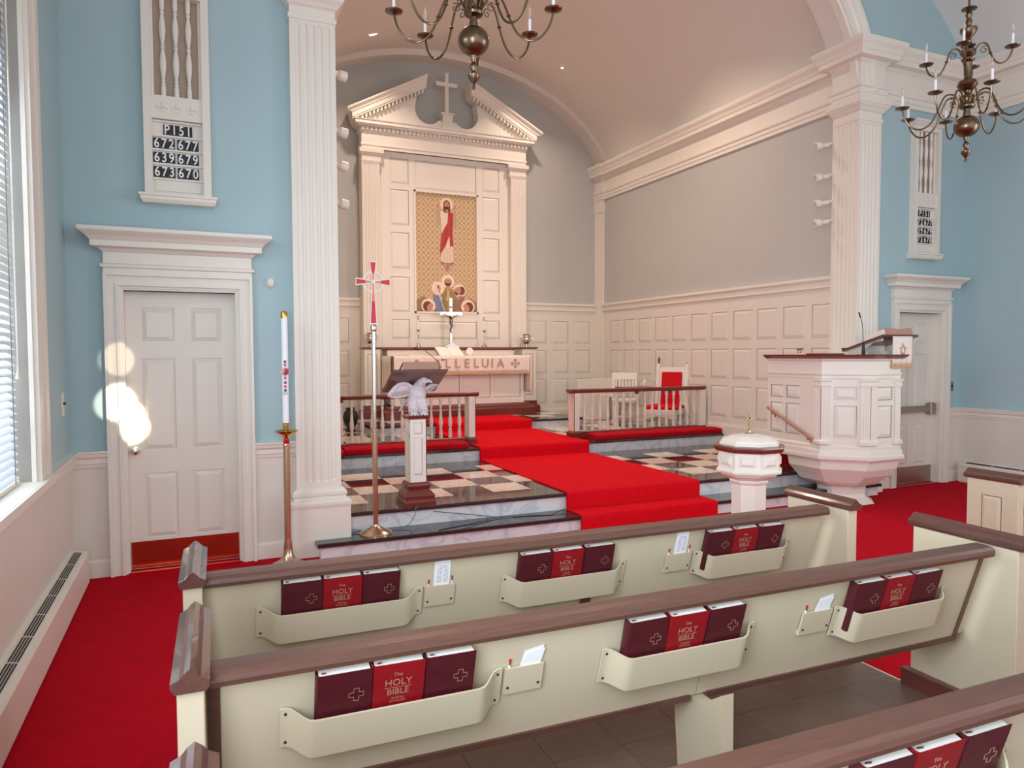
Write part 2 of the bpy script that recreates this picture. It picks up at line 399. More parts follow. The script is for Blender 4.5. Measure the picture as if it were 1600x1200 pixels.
# entablature
ent = [(0,4.55),(.03,4.55),(.03,4.60),(.04,4.605),(.04,4.655),(.055,4.665),(.06,4.685),(.02,4.69),(.02,4.93),(.04,4.95),(.055,4.97),(.13,4.98),(.13,5.03),(.14,5.04),(.155,5.08),(.185,5.12),(.19,5.15),(.19,5.17),(0,5.17)]
rp = [(M9,-8.5),(M9,0),(8.179,0),(8.179,-.075),(7.822,-.075),(7.822,.28),(8.0,.28),(8.0,5.78),(7.96,5.78),(7.96,6.07)]
struct('trim_23', MB().sweep(rp, ent, side=1), white, 'white entablature running along the right nave wall, pier and chancel wall', 'entablature')
lp = [(M9-x, y) for x, y in rp]
struct('trim_24', MB().sweep(lp, ent, side=-1), white, 'white entablature on the left side of the church', 'entablature')

# fluted pilasters -------------------------------------------------
def fluted(mb, u0, u1, w, z0, z1, nf, r=None, depth=None, margin=None, fz0=None, fz1=None):
    W = u1-u0; margin = margin or W*.09; pitch = (W-2*margin)/nf; r = r or pitch*.36; depth = depth or r*.55
    fz0 = fz0 or z0+.08; fz1 = fz1 or z1-.06
    us = [u0]
    for k in range(nf):
        c = u0+margin+pitch*(k+.5)
        for j in range(9): us.append(c - r*math.cos(PI*j/8))
    us.append(u1)
    cs = [u0+margin+pitch*(k+.5) for k in range(nf)]
    zs = [z0]+[fz0+r*(1-math.cos(PI/2*j/5)) for j in range(6)]+[fz1-r*(1-math.cos(PI/2*j/5)) for j in range(5, -1, -1)]+[z1]
    vs = []
    for z in zs:
        for u in us:
            d = 0
            for c in cs:
                dz = max(0, fz0+r-z, z-(fz1-r)); q = math.hypot(u-c, dz)/r
                if q < 1: d = depth*math.sqrt(1-q*q)
            vs.append((u, w+d, z))
    n = len(us); fs = []
    for i in range(len(zs)-1):
        for k in range(n-1): fs.append((i*n+k, i*n+k+1, (i+1)*n+k+1, (i+1)*n+k))
    mb.add(vs, fs)
def pier(mirror):
    Tm = Matrix(((-1,0,0,M9),(0,1,0,0),(0,0,1,0),(0,0,0,1))) if mirror else Matrix.Identity(4)
    sd = 'right' if mirror else 'left'
    root = thing('pilaster', (M9-1.75 if mirror else 1.75, -.07, 0), ('tall fluted white pilaster at the right side of the chancel arch, behind the pulpit' if mirror else 'tall fluted white pilaster at the left side of the chancel arch, beside the paschal candle'), 'pilaster', kind='structure')
    mb = MB(Tm); fluted(mb, 1.573, 1.930, -.075, .50, 4.34, 5, fz0=.60, fz1=4.27); mb.box(1.573, 1.5745, -.0745, -.0005, .5, 4.335); 
    mb.build('shaft', white, root)
    mb = MB(Tm @ T(1.930, -.075, 0, 0, 1)); 
    m2 = MB(Tm @ Matrix(((0,-1,0,1.930),(1,0,0,-.075),(0,0,1,0),(0,0,0,1)))); fluted(m2, 0, .355, 0, .50, 4.34, 5, fz0=.60, fz1=4.27); m2.build('shaft_side', white, root)
    path = [(1.573, 0), (1.573, -.075), (1.930, -.075), (1.930, .28), (1.80, .28)]
    cap = [(-.01,4.30),(.008,4.30),(.012,4.335),(.0,4.34),(.0,4.40),(.02,4.415),(.035,4.44),(.06,4.465),(.065,4.48),(.075,4.485),(.075,4.55),(-.01,4.55)]
    MB(Tm).sweep(path, cap, side=-1).build('capital', white, root)
    base = [(-.01,.40),(.065,.40),(.07,.42),(.07,.44),(.06,.455),(.03,.465),(.03,.485),(.04,.495),(.04,.52),(.02,.54),(.0,.55),(-.01,.55)]
    MB(Tm).sweep(path, base, side=-1).build('base_moulding', white, root)
    pl = MB(Tm).box(1.573-.055, 1.93+.065, -.075-.06, .30, 0, .41); pl.build('plinth', white, root)
pier(False); pier(True)
# pier cores, set back behind the fluted shafts and capitals
struct('trim_25', MB().box(1.60, 1.912, 0, .275, 0, 4.32).box(M9-1.912, M9-1.60, 0, .275, 0, 4.32).box(1.576, 1.926, -.072, .278, 4.325, 5.16).box(M9-1.926, M9-1.576, -.072, .278, 4.325, 5.16).box(1.60, 1.93, .279, .30, 0, 5.1).box(M9-1.93, M9-1.60, .279, .30, 0, 5.1), white, 'plain cores of the two arch piers', 'pier')
# corner pilasters at chancel back
for sg, lab in ((1, 'slim fluted pilaster in the back right corner of the chancel'), (-1, 'slim fluted pilaster in the back left corner of the chancel')):
    Tm = Matrix(((1,0,0,0),(0,1,0,0),(0,0,1,0),(0,0,0,1))) if sg > 0 else Matrix(((-1,0,0,M9),(0,1,0,0),(0,0,1,0),(0,0,0,1)))
    root = thing('pilaster', (XC+sg*3.08, 5.92, .456), lab, 'pilaster', kind='structure')
    tt = Tm @ Matrix(((0,1,0,7.95),(1,0,0,0),(0,0,1,0),(0,0,0,1)))
    m2 = MB(tt); fluted(m2, 5.79, 6.07, 0, .6, 4.36, 5, fz0=.75, fz1=4.25); m2.build('shaft', white, root)
    MB(Tm).box(7.952, 8.0, 5.79, 6.07, .456, 4.36).build('core', white, root)
    MB(Tm).sweep([(8.0,5.79),(7.95,5.79),(7.95,6.07)], [(-.01,4.32),(.005,4.32),(.01,4.37),(.03,4.40),(.04,4.45),(.05,4.46),(.05,4.55),(-.01,4.55)], side=-1).build('capital', white, root)

# ---------------------------------------------------------------- panelled wainscot of the chancel
def wainscot(idx, Tm, u0, u1, cols, rows, z0, z1, name, lab):
    """local u along wall, w=0 the wall face, -w into the room"""
    holes = [(a, b, c, d) for a, b in cols for c, d in rows]
    mb = MB(Tm).frame(u0, u1, z0+.10, z1-.11, holes, -.021, -.012)
    mb.box(u0, u1, -.012, 0, z0, z1)
    root = mb.build(name, wallw, None, (0,0,0)); tag(root, lab, 'wainscot', kind='structure')
    for a, b, c, d in holes:
        MB(Tm).raised(a, b, c, d, -.012, .009, .035, .003).build('panel', wallw, root)
    m3 = MB(Tm)
    for (wa, za, zb) in ((-.045, z1-.115, z1-.095), (-.030, z1-.095, z1-.03), (-.05, z1-.03, z1-.015), (-.065, z1-.015, z1+.02)):
        m3.box(u0, u1, wa, 0, za, zb)
    m3.build('dado_cap', white, root)
    m4 = MB(Tm).box(u0, u1, -.045, 0, z0-.3, z0+.11).box(u0, u1, -.036, 0, z0+.11, z0+.13); m4.build('base_board', white, root)
    return root
ROWS = [(1.83, 2.245), (1.265, 1.70), (.70, 1.155)]
# right wall: local u -> +y direction reversed so that -w points to -x : u along +y gives w = -x; use mirrored matrix
TRW = Matrix(((0, 1, 0, XR), (1, 0, 0, 0), (0, 0, 1, 0), (0, 0, 0, 1)))
cols = [(.353+.482*k, .353+.482*k+.372) for k in range(11)]
wainscot(1, TRW, .28, 5.79, cols, ROWS, .46, 2.56, 'trim_30', 'cream panelled wainscot along the right chancel wall')
TLW = Matrix(((0, -1, 0, XL), (1, 0, 0, 0), (0, 0, 1, 0), (0, 0, 0, 1)))
wainscot(2, TLW, .28, 5.79, cols, ROWS, .46, 2.56, 'trim_31', 'cream panelled wainscot along the left chancel wall')
TBW = Matrix(((1, 0, 0, 0), (0, 1, 0, YB), (0, 0, 1, 0), (0, 0, 0, 1)))
bc = []
for k in range(3): a = 6.56+.47*k; bc.append((a, a+.33)); bc.append((M9-a-.33, M9-a))
wainscot(3, TBW, XL+.05, XR-.05, bc, ROWS, .46, 2.56, 'trim_32', 'cream panelled wainscot across the chancel back wall')

# ---------------------------------------------------------------- steps and marble floors
Z1, Z2, Z3, Z4 = .135, .30, .456, .598
def slab(x0, x1, y0, y1, z, lab, th=.032, bottom=0, riser_in=.03, tiles=False, name='marble_step'):
    root = MB().cbox(x0, x1, y0, y1, z-th, z-(.008 if tiles else 0), .006).build(name, blackm, None, (0,0,0)); tag(root, lab, 'step', kind='structure')
    n = max(1, round((x1-x0)/1.35)); dx = (x1-x0-.06)/n
    for i in range(n):
        MB().box(x0+.03+i*dx+.001, x0+.03+(i+1)*dx-.001, y0+riser_in, y0+riser_in+.03, bottom, z-th).build('riser', riserm, root)
    MB().box(x0+.03, x1-.03, y0+riser_in+.03, y1, bottom, z-th).build('core', riserm, root)
    return root
s1 = slab(1.70, M9-1.70, -.273, .10, Z1, 'lowest chancel step with black marble tread')
s2 = slab(1.94, M9-1.94, .016, .32, Z2, 'second chancel step, checkered marble floor edge', bottom=.0, tiles=True)
s2b = MB().box(XL, XR, .30, 2.36, 0, Z2-.008).build('floor', blackm, None, (0,0,0)); tag(s2b, 'black and white checkered marble floor in front of the altar rails', 'floor', kind='structure')
s3 = slab(XL, XR, 2.324, 4.0, Z3, 'marble step under the altar rails', bottom=Z2-.01, tiles=True)
s3b = MB().box(XL, XR, 3.9, YB, Z2, Z3-.008).build('floor', blackm, None, (0,0,0)); tag(s3b, 'checkered marble floor behind the altar rails', 'floor', kind='structure')
s4 = slab(3.10, M9-3.10, 4.124, YB, Z4, 'raised marble altar platform', bottom=Z3-.01, tiles=True)
TM = {}
def tile(par, x0, x1, y0, y1, z, m):
    key = (round(x1-x0, 3), round(y1-y0, 3), m.name)
    if key not in TM:
        o = MB().cbox(.001, x1-x0-.001, .001, y1-y0-.001, 0, .009, .001).build('tile', m, None, (0,0,0)); TM[key] = o
    else: o = TM[key].copy(); COL.objects.link(o)
    o.location = (x0, y0, z-.009); o.parent = par
def checker(par, xa, xb, y0, ny, z, yfront, yback, par_front=None, pitch=.406, dy=.40):
    # tile joints symmetrical about the centre line: lines at XC +- (0.998 + k*pitch)
    for sg in (-1, 1):
        k = -1
        while True:
            a = .998+k*pitch; b = a+pitch
            if b > (xb-xa)/2+.001+pitch*.98: break
            lim = (xb-xa)/2
            b2 = min(b, lim)
            if b2-a > .05:
                x0, x1 = (XC+a, XC+b2) if sg > 0 else (XC-b2, XC-a)
                for j in range(ny):
                    tile(par, x0, x1, y0+j*dy, y0+(j+1)*dy, z, whitet if (k+j) % 2 == 0 else blackt)
            k += 1
        # borders
        for (ya, yb) in (yfront, yback):
            if yb-ya < .03: continue
            q = .6
            while q < (xb-xa)/2-.01:
                e = min(q+.812, (xb-xa)/2)
                x0, x1 = (XC+q, XC+e) if sg > 0 else (XC-e, XC-q)
                tile(par, x0, x1, ya, yb, z, blackt); q = e
checker(s2b, XL+.01, XR-.01, .362, 4, Z2, (.30, .362), (1.962, 2.324))
for sg in (-1, 1):
    q = .6
    while q < 2.93:
        e = min(q+.8, 2.93); x0, x1 = (XC+q, XC+e) if sg > 0 else (XC-e, XC-q); tile(s2, x0, x1, .022, .30, Z2, blackt); q = e
checker(s3, XL+.01, XR-.01, 2.70, 3, Z3, (2.33, 2.70), (3.9, 3.902))
checker(s3b, XL+.01, XR-.01, 3.9, 5, Z3, (3.9, 3.902), (5.9, 6.02))
checker(s4, 3.12, M9-3.12, 4.50, 3, Z4, (4.13, 4.50), (5.70, 6.02))
# carpet runner as one stepped strip
def steprun():
    pr = []; t = .014
    def nose(y, z0, z1):
        pr.append((y-.01-t, z0+t)); pr.append((y-.012-t, z1-.02)); pr.append((y-.006-t*.7, z1+t*.4)); pr.append((y+.01, z1+t))
    pr.append((-.34, .004))
    pr.append((-.34, t*.3))
    nose(-.273, 0, Z1); pr.append((.016-t, Z1+t)); nose(.016, Z1, Z2); pr.append((2.324-t, Z2+t)); nose(2.324, Z2, Z3)
    pr.append((4.124-t, Z3+t)); nose(4.124, Z3, Z4); pr.append((5.0, Z4+t))
    lower = [(5.0, Z4+.002), (4.13, Z4+.001), (4.125, Z3+.001), (2.33, Z3+.001), (2.325, Z2+.001), (.02, Z2+.001), (.017, Z1+.001), (-.268, Z1+.001), (-.272, .002)]
    return pr+lower
mb = MB(); mb.prism(steprun(), 4.09, M9-4.09, 'x')
o = mb.build('stair_runner', runner); tag(o, 'wide red carpet runner climbing the chancel steps to the altar', 'carpet')

# ---------------------------------------------------------------- doors
def door(idx, mirror):
    Tm = Matrix(((-1,0,0,M9),(0,1,0,0),(0,0,1,0),(0,0,0,1))) if mirror else Matrix.Identity(4)
    yl = .10 if mirror else .085
    root = thing('door_%d' % idx, (M9-.75 if mirror else .75, 0, 0), 'white six-panel door with a push bar beside the pulpit' if mirror else 'white six-panel door with brass knob and copper kick plate beside the window', 'door', kind='structure')
    P = [(.47,.70),(.812,1.037)]; Rz = [(1.745,2.01),(.915,1.62),(.235,.738)]
    mb = MB(Tm).frame(dl, dr, .005, 2.128, [(a,b,c,d) for a,b in P for c,d in Rz], yl, yl+.012); mb.box(dl, dr, yl+.012, yl+.045, .005, 2.128)
    mb.build('leaf', white, root)
    for a, b in P:
        for c, d in Rz: MB(Tm).raised(a, b, c, d, yl+.011, .012, .035, .006).build('panel', white, root)
    MB(Tm).box(dl+.006, dr-.006, yl-.004, yl+.001, .01, .215).build('kick_plate', steel if mirror else copper, root, label='reflective metal kick plate')
    cs = MB(Tm)
    for (o0, i0, pr) in ((.239,.262,.055),(.262,.318,.035),(.318,.335,.045),(.335,.352,.022),(.352,.366,.012)):
        k = i0-.239; j = o0-.239
        cs.box(.239+j, .239+k, -pr, .0, 0, 2.255-k); cs.box(1.265-k, 1.265-j, -pr, 0, 0, 2.255-k); cs.box(.239+j, 1.265-j, -pr, 0, 2.255-k, 2.255-j)
    cs.box(.35, dl+.002, -.005, yl+.05, 0, 2.135); cs.box(dr-.002, 1.152, -.005, yl+.05, 0, 2.135); cs.box(.35, 1.152, -.005, yl+.05, 2.13, 2.145)
    cs.build('casing', white, root)
    path = [(.245,0),(.245,-.04),(1.26,-.04),(1.26,0)]
    fr = [(-.03,2.25),(.004,2.25),(.004,2.285),(.02,2.29),(.022,2.31),(.008,2.318),(.002,2.32),(.002,2.40),(.012,2.405),(.03,2.425),(.075,2.435),(.075,2.475),(.08,2.48),(.10,2.505),(.135,2.53),(.145,2.54),(.145,2.565),(-.03,2.565)]
    MB(Tm).sweep(path, fr, side=-1).build('cornice', white, root)
    MB(Tm).box(.25, 1.255, -.04, 0, 2.25, 2.56).build('frieze', white, root)
    if not mirror:
        k = MB(); k.T = Matrix.Translation((.412, yl, .918)) @ Matrix.Rotation(PI/2, 4, 'X')
        k.lathe([(.001,0),(.032,0),(.032,.006),(.014,.01),(.012,.03),(.026,.04),(.03,.052),(.024,.062),(.001,.066)], n=20); k.build('door_knob', silver, root)
        MB(Tm).box(dl-.03, dr+.03, -.02, .02, 0, .006).build('threshold', copper, root)
    else:
        x0, x1 = M9-dr, M9-dl
        MB().cbox(x0+.03, x1-.12, yl-.075, yl-.03, .90, .975, .008).build('push_bar', steel, root)
        MB().cbox(x1-.13, x1-.03, yl-.085, yl-.001, .865, 1.01, .012).build('latch_case', steel, root)
        MB().cbox(x0+.0, x0+.07, yl-.07, yl-.001, .895, .98, .008).build('hinge_bracket', steel, root)
        MB(Tm).box(dl-.03, dr+.03, -.02, .02, 0, .006).build('threshold', steel, root)
door(1, False); door(2, True)

# ---------------------------------------------------------------- window with blinds
def window(idx, y0, y1, z0, z1, full=True, right=False):
    Tm = Matrix(((-1,0,0,M9),(0,1,0,0),(0,0,1,0),(0,0,0,1))) if right else Matrix.Identity(4)
    root = thing('window_%d' % idx, (M9 if right else 0, (y0+y1)/2, z0), ['', 'tall window with white slatted blind beside the left door', 'left nave window behind the viewer', 'right nave window level with the pews', 'right nave window behind the viewer'][idx], 'window', kind='structure')
    c = MB(Tm)
    for a, b, pr in ((0,.34,.022),(.02,.09,.045),(.09,.25,.03),(.25,.34,.04)):
        c.box(0, pr, y1+a, y1+b, z0-.0, z1+.3); c.box(0, pr, y0-b, y0-a, z0, z1+.3)
    c.box(0, .045, y0-.34, y1+.34, z1, z1+.3)
    c.build('casing', white, root)
    MB(Tm).box(-.28, .075, y0-.35, y1+.35, z0-.03, z0+.012).build('sill', white, root)
    j = MB(Tm).box(-.28, 0, y1, y1+.02, z0, z1).box(-.28, 0, y0-.02, y0, z0, z1).box(-.28, 0, y0, y1, z1, z1+.02); j.build('jamb', white, root)
    f = MB(Tm)
    for y in (y0, y1-.05, (y0+y1)/2-.015): f.box(-.25, -.21, y, y+(.05 if y != (y0+y1)/2-.015 else .03), z0+.012, z1)
    n = 7
    for k in range(n+1): z = z0+.012+(z1-z0-.05)*k/n; f.box(-.245, -.215, y0, y1, z, z+.03)
    f.build('sash_bars', white, root)
    MB(Tm).box(-.235, -.229, y0+.02, y1-.02, z0+.03, z1-.01).build('pane', glassm, root)
    if not full: return
    h = MB(Tm).cbox(-.12, -.03, y0+.02, y1-.02, z1-.07, z1, .006); h.build('blind_headrail', white, root)
    sp = .044; n = int((z1-.10-z0-.05)/sp); p = None
    a = math.radians(33)
    for k in range(n):
        if p is None:
            m = MB(Tm); vs = []; w2 = .026
            prof = []
            for t in range(7):
                s = -w2+2*w2*t/6; hgt = .005*(1-(s/w2)**2)
                prof.append((s*math.cos(a)-hgt*math.sin(a), -s*math.sin(a)+hgt*math.cos(a)))
            for t in range(6, -1, -1):
                s = -w2+2*w2*t/6; hgt = .005*(1-(s/w2)**2)-.002
                prof.append((s*math.cos(a)-hgt*math.sin(a), -s*math.sin(a)+hgt*math.cos(a)))
            m.v = []; m.prism([(x-.075, z) for x, z in prof], y0+.03, y1-.03, 'y')
            m.T = None; m.v = [(x, y, z+z0+.06) for x, y, z in m.v]
            p = m.build('slat', slatm, root); o = p
        else: o = p.copy(); COL.objects.link(o); o.parent = root
        o.location = (0, 0, k*sp)
    MB(Tm).cbox(-.10, -.05, y0+.03, y1-.03, z0+.015, z0+.035, .004).build('bottom_rail', white, root)
    for yy in (y1-.16, y1-.75, y0+.2): MB(Tm).tube([(-.044, yy, z0+.03), (-.044, yy, z1-.06)], .0025, 6).build('lift_cord', MATS['grey_ink'] if yy == y1-.16 else white, root)
    for dy in (.085, .065):
        MB(Tm).tube([(-.035, y1-dy, 1.57), (-.035, y1-dy, z1-.06)], .0018, 6).build('pull_cord', white, root)
        MB(Tm).lathe([(.002,.05),(.010,.01),(.012,0),(.001,-.001)], (-.035, y1-dy, 1.52), 10).build('cord_tassel', white, root)
window(1, -2.95, -1.33, .93, 3.75)
window(2, -6.6, -5.0, .93, 3.75, False)
window(3, -4.6, -3.0, .93, 3.75, False, True)
window(4, -7.6, -6.0, .93, 3.75, False, True)

# ---------------------------------------------------------------- baseboard heaters
def heater(y0, y1, right):
    Tm = Matrix(((-1,0,0,M9),(0,1,0,0),(0,0,1,0),(0,0,0,1))) if right else Matrix.Identity(4)
    root = thing('baseboard_heater', (M9-.05 if right else .05, (y0+y1)/2, 0), 'low cream baseboard heater on the right nave wall' if right else 'long low cream baseboard heater under the left window', 'heater')
    MB(Tm).prism([(.001,0),(.10,0),(.115,.02),(.115,.225),(.105,.24),(.085,.245),(.03,.255),(.001,.26)], y0, y1, 'y').build('cover', white, root)
    b = None
    n = int((y1-y0-.1)/.33)
    for k in range(n):
        ya = y1-.06-k*.33; g = MB(Tm)
        for q in range(4): g.prism([(.036+q*.012, .2555-q*.0022), (.043+q*.012, .2545-q*.0022), (.043+q*.012, .2560-q*.0022), (.036+q*.012, .2570-q*.0022)], ya-.31, ya, 'y')
        if b is None: b = g.build('grille_slot', darkv, root); o = b
        else: o = b.copy(); COL.objects.link(o); o.parent = root; o.location = (0, -k*.33, 0)
heater(-8.2, -.16, False); heater(-6.0, -.10, True)

# small wall fittings
def plate(T_, u, z, w, h, name, lab, cat, m=white, switch=True):
    root = MB(T_).cbox(u-w/2, u+w/2, -.008, 0, z-h/2, z+h/2, .002).build(name, m); tag(root, lab, cat)
    s = MB(T_)
    if switch: s.box(u-.006, u+.006, -.022, -.008, z-.004, z+.014)
    else:
        for dz in (-.022, .022): s.box(u-.014, u+.014, -.0095, -.008, z+dz-.013, z+dz+.013)
    s.build('toggle' if switch else 'socket', blackp, root)
TLN = Matrix(((0,-1,0,0),(1,0,0,0),(0,0,1,0),(0,0,0,1))); TRN = Matrix(((0,1,0,M9),(1,0,0,0),(0,0,1,0),(0,0,0,1))); TFN = Matrix.Identity(4)
plate(TLN, -.30, 1.31, .075, .16, 'light_switch', 'cream light switch plate with dark toggle on the left wall near the window', 'switch')
plate(TFN, M9-.15, 1.21, .07, .115, 'light_switch', 'small grey switch plate right of the push-bar door', 'switch', steel)
plate(TRW, 3.10, .98, .06, .14, 'wall_outlet', 'brown outlet on the chancel panelling right of the red chair', 'outlet', maho, False)
k = MB(); k.T = Matrix.Translation((1.405, 0, 2.22)) @ Matrix.Rotation(PI/2, 4, 'X') @ Matrix.Diagonal((.75, 1.1, 1, 1))
k.lathe([(.001,0),(.04,0),(.04,.012),(.03,.026),(.012,.034),(.001,.035)], n=18)
tag(k.build('wall_sensor', white), 'small white oval sensor on the blue wall right of the left door', 'sensor')

# ---------------------------------------------------------------- hymn boards
def hymnboard(mirror):
    x0, x1 = (.530, .985); dx = (M9-1.515) if mirror else 0
    x0 += dx; x1 += dx
    sd = 'right' if mirror else 'left'
    root = thing('hymn_board', ((x0+x1)/2, 0, 2.78), 'tall cream hymn number board with carved spindles above the %s door' % sd, 'hymn board')
    b = MB().box(x0, x0+.055, -.075, 0, 2.843, 4.30).box(x1-.055, x1, -.075, 0, 2.843, 4.30)
    b.box(x0+.055, x1-.055, -.06, 0, 3.40, 3.57).box(x0+.055, x1-.055, -.05, 0, 2.84, 2.86).box(x0, x1, -.075, 0, 4.30, 4.41)
    b.build('frame', white, root)
    i0, i1 = x0+.055, x1-.055
    MB().box(i0, i1, -.02, 0, 2.86, 3.40).build('number_panel', white, root)
    MB().box(i0, i1, -.012, 0, 3.57, 4.30).build('spindle_backing', MATS['tan_backing'], root)
    MB().box(i0, i0+.02, -.03, -.012, 3.57, 4.30).box(i1-.02, i1, -.03, -.012, 3.57, 4.30).build('inner_stile', white, root)
    MB().box(i0+.02, i1-.02, -.028, -.02, 2.875, 2.955).build('blank_panel', white, root)
    for z in (3.39, 3.283, 3.18, 3.075, 2.965): MB().box(i0, i1, -.038, -.02, z-.009, z+.005).build('ledge', white, root)
    MB().sweep([(x0-.01, 0), (x0-.01, -.078), (x1+.01, -.078), (x1+.01, 0)], [(0,2.775),(.005,2.775),(.02,2.80),(.022,2.82),(.03,2.825),(.03,2.842),(0,2.842)], side=-1).build('sill', white, root)
    MB().box(x0-.009, x1+.009, -.077, 0, 2.776, 2.8415).build('sill_core', white, root)
    MB().sweep([(x0, 0), (x0, -.078), (x1, -.078), (x1, 0)], [(.001,4.36),(.005,4.36),(.03,4.39),(.045,4.40),(.045,4.42),(.001,4.42)], side=-1).build('crown', white, root)
    prof = [(.018,0),(.018,.07),(.010,.075),(.016,.085),(.016,.095),(.009,.10),(.014,.11),(.014,.12),(.011,.13),(.022,.20),(.024,.25),(.018,.31),(.010,.345),(.016,.352),(.016,.362),(.010,.368),(.018,.374),(.010,.382),(.018,.43),(.024,.49),(.021,.54),(.010,.60),(.016,.61),(.016,.62),(.009,.628),(.016,.64),(.018,.66),(.018,.735)]
    p = None
    for q in (-.088, 0, .088):
        if p is None: p = MB().lathe(prof, ((x0+x1)/2, -.035, 3.57), 12).build('spindle', white, root); o = p; base = -.088
        else: o = p.copy(); COL.objects.link(o); o.parent = root
        o.location = (q, 0, 0)
    for q in (-.10, 0, .10):
        cx = (x0+x1)/2+q; c = MB(); r = .036
        for a in range(4):
            t = a*PI/2+PI/4*0; ct, st = math.cos(t), math.sin(t)
            pts = [(0,0),(r*.55,-r*.12),(r,-r*.38),(r*.9,0),(r,r*.38),(r*.55,r*.12)]
            c.prism([(cx+px*ct-pz*st, 3.485+px*st+pz*ct) for px, pz in pts], -.068, -.06, 'y')
        c.build('carved_cross', white, root)
    # number cards
    wd = .0495; rows = [('P151', None, 3.283), ('672677', None, 3.18), ('639679', None, 3.075), ('673670', None, 2.97)]
    ordn = ['first', 'second', 'third', 'fourth', 'fifth', 'sixth']
    for r, (s, _, zb) in enumerate(rows):
        zb2 = zb+.006; h = .078
        for i, ch in enumerate(s):
            if r == 0: cx = i0+.075+wd*(i+.5)
            else: cx = i0+.004+wd*(i+.5)+(.014 if i >= 3 else 0)
            c = MB().box(cx-wd/2+.0008, cx+wd/2-.0008, -.030, -.021, zb2, zb2+h).build('number_card', blk)
            tag(c, 'black card with white %s %s, %s in %s row of the %s hymn board' % ('letter' if ch == 'P' else 'digit', ch, ordn[i], ordn[r], sd), 'number card', 'number cards on the %s hymn board' % sd)
            text(ch, .098, wht, (cx, -.031, zb2+h/2-.001), (1,0,0), (0,0,1), 'digit', c, .0005, .0014, sq=.78)
mat('tan_backing', (176, 156, 136), .8)
hymnboard(False); hymnboard(True)

# ---------------------------------------------------------------- reredos
YP, YPF = 5.90, 5.80
rd = thing('reredos', (XC, 5.85, Z4), 'tall cream panelled reredos with broken pediment behind the altar', 'reredos')
hs = [(XC-.555, XC+.555, 4.45, 4.932)]
side = [(4.512,4.932),(3.82,4.413),(3.092,3.695),(2.358,2.95),(1.90,2.227)]
for c, d in side:
    hs += [(XC-.992, XC-.672, c, d), (XC+.672, XC+.992, c, d)]
hs.append((XC-.555, XC+.555, 1.90, 2.20))
mb = MB().frame(XC-1.15, XC+1.15, Z4, 5.06, hs+[(XC-.555, XC+.555, 2.373, 4.405)], YP-.012, YP)
mb.frame(XC-1.45, XC+1.45, Z4, 5.06, [(XC-.555, XC+.555, 2.373, 4.405)], YP, YP+.02); mb.box(XC-1.45, XC+1.45, YP+.02, YB-.03, Z4, 5.06); mb.build('field', white, rd)
for h in hs: MB().raised(h[0], h[1], h[2], h[3], YP, .011, .032, .004).build('panel', white, rd)
fr = MB()
for a, b, pr in ((0,.012,.01),(.012,.03,.004)):
    x0, x1, z0, z1 = XC-.555-.03+a, XC+.555+.03-a, 2.373-.03+a, 4.405+.03-a
fr.box(XC-.585, XC-.555, YP-.028, YP-.015, 2.343, 4.435).box(XC+.555, XC+.585, YP-.028, YP-.015, 2.343, 4.435).box(XC-.585, XC+.585, YP-.028, YP-.015, 4.405, 4.435).box(XC-.585, XC+.585, YP-.028, YP-.015, 2.343, 2.373)
fr.build('picture_surround', white, rd)
for sg in (-1, 1):
    a, b = sorted((XC+sg*1.19, XC+sg*1.485))
    m1 = MB(); fluted(m1, a, b, YPF, 1.2, 4.82, 5, fz0=1.35, fz1=4.78); m1.box(a, a+.0015, YPF+.0005, YB-.03, Z4, 4.82).box(b-.0015, b, YPF+.0005, YB-.03, Z4, 4.82).box(a+.003, b-.003, YPF+.016, YB-.035, Z4, 4.82); m1.build('pilaster_shaft', white, rd)
    a2, b2 = sorted((XC+sg*1.165, XC+sg*1.485))
    MB().sweep([(a2, YP), (a2, YPF), (b2, YPF), (b2, YB-.03)], [(-.02,4.80),(.006,4.80),(.012,4.83),(0,4.835),(0,4.91),(.015,4.92),(.03,4.95),(.04,4.955),(.04,5.02),(-.02,5.02)], side=-1).build('pilaster_capital', white, rd)
    MB().box(a2+.001, b2-.001, YPF+.001, YB-.035, 4.79, 5.02).build('capital_core', white, rd)
ep = [(XC-1.485, YB-.03), (XC-1.485, YPF), (XC+1.485, YPF), (XC+1.485, YB-.03)]
MB().sweep(ep, [(-.05,5.02),(0,5.02),(0,5.07),(.012,5.075),(.012,5.10),(0,5.11),(0,5.285),(.02,5.30),(.03,5.31),(-.05,5.31)], side=-1).build('architrave', white, rd)
MB().box(XC-1.48, XC+1.48, YPF+.005, YB-.03, 5.02, 5.42).build('entablature_core', white, rd)
n = 42; p = None
for i in range(n):
    x = XC-1.50+3.0*(i+.5)/n
    m1 = MB().box(x-.023, x+.023, YPF-.055, YPF, 5.312, 5.362)
    if p is None: p = m1.build('dentil', white, rd); x_0 = x; o = p
    else: o = p.copy(); COL.objects.link(o); o.parent = rd; o.location = (x-x_0, 0, 0)
MB().sweep(ep, [(-.05,5.31),(.022,5.31),(.022,5.362),(.065,5.368),(.075,5.39),(.115,5.395),(.115,5.44),(.13,5.45),(.135,5.465),(-.05,5.465)], side=-1).build('cornice', white, rd)
SL = math.atan2(.70, 1.31)
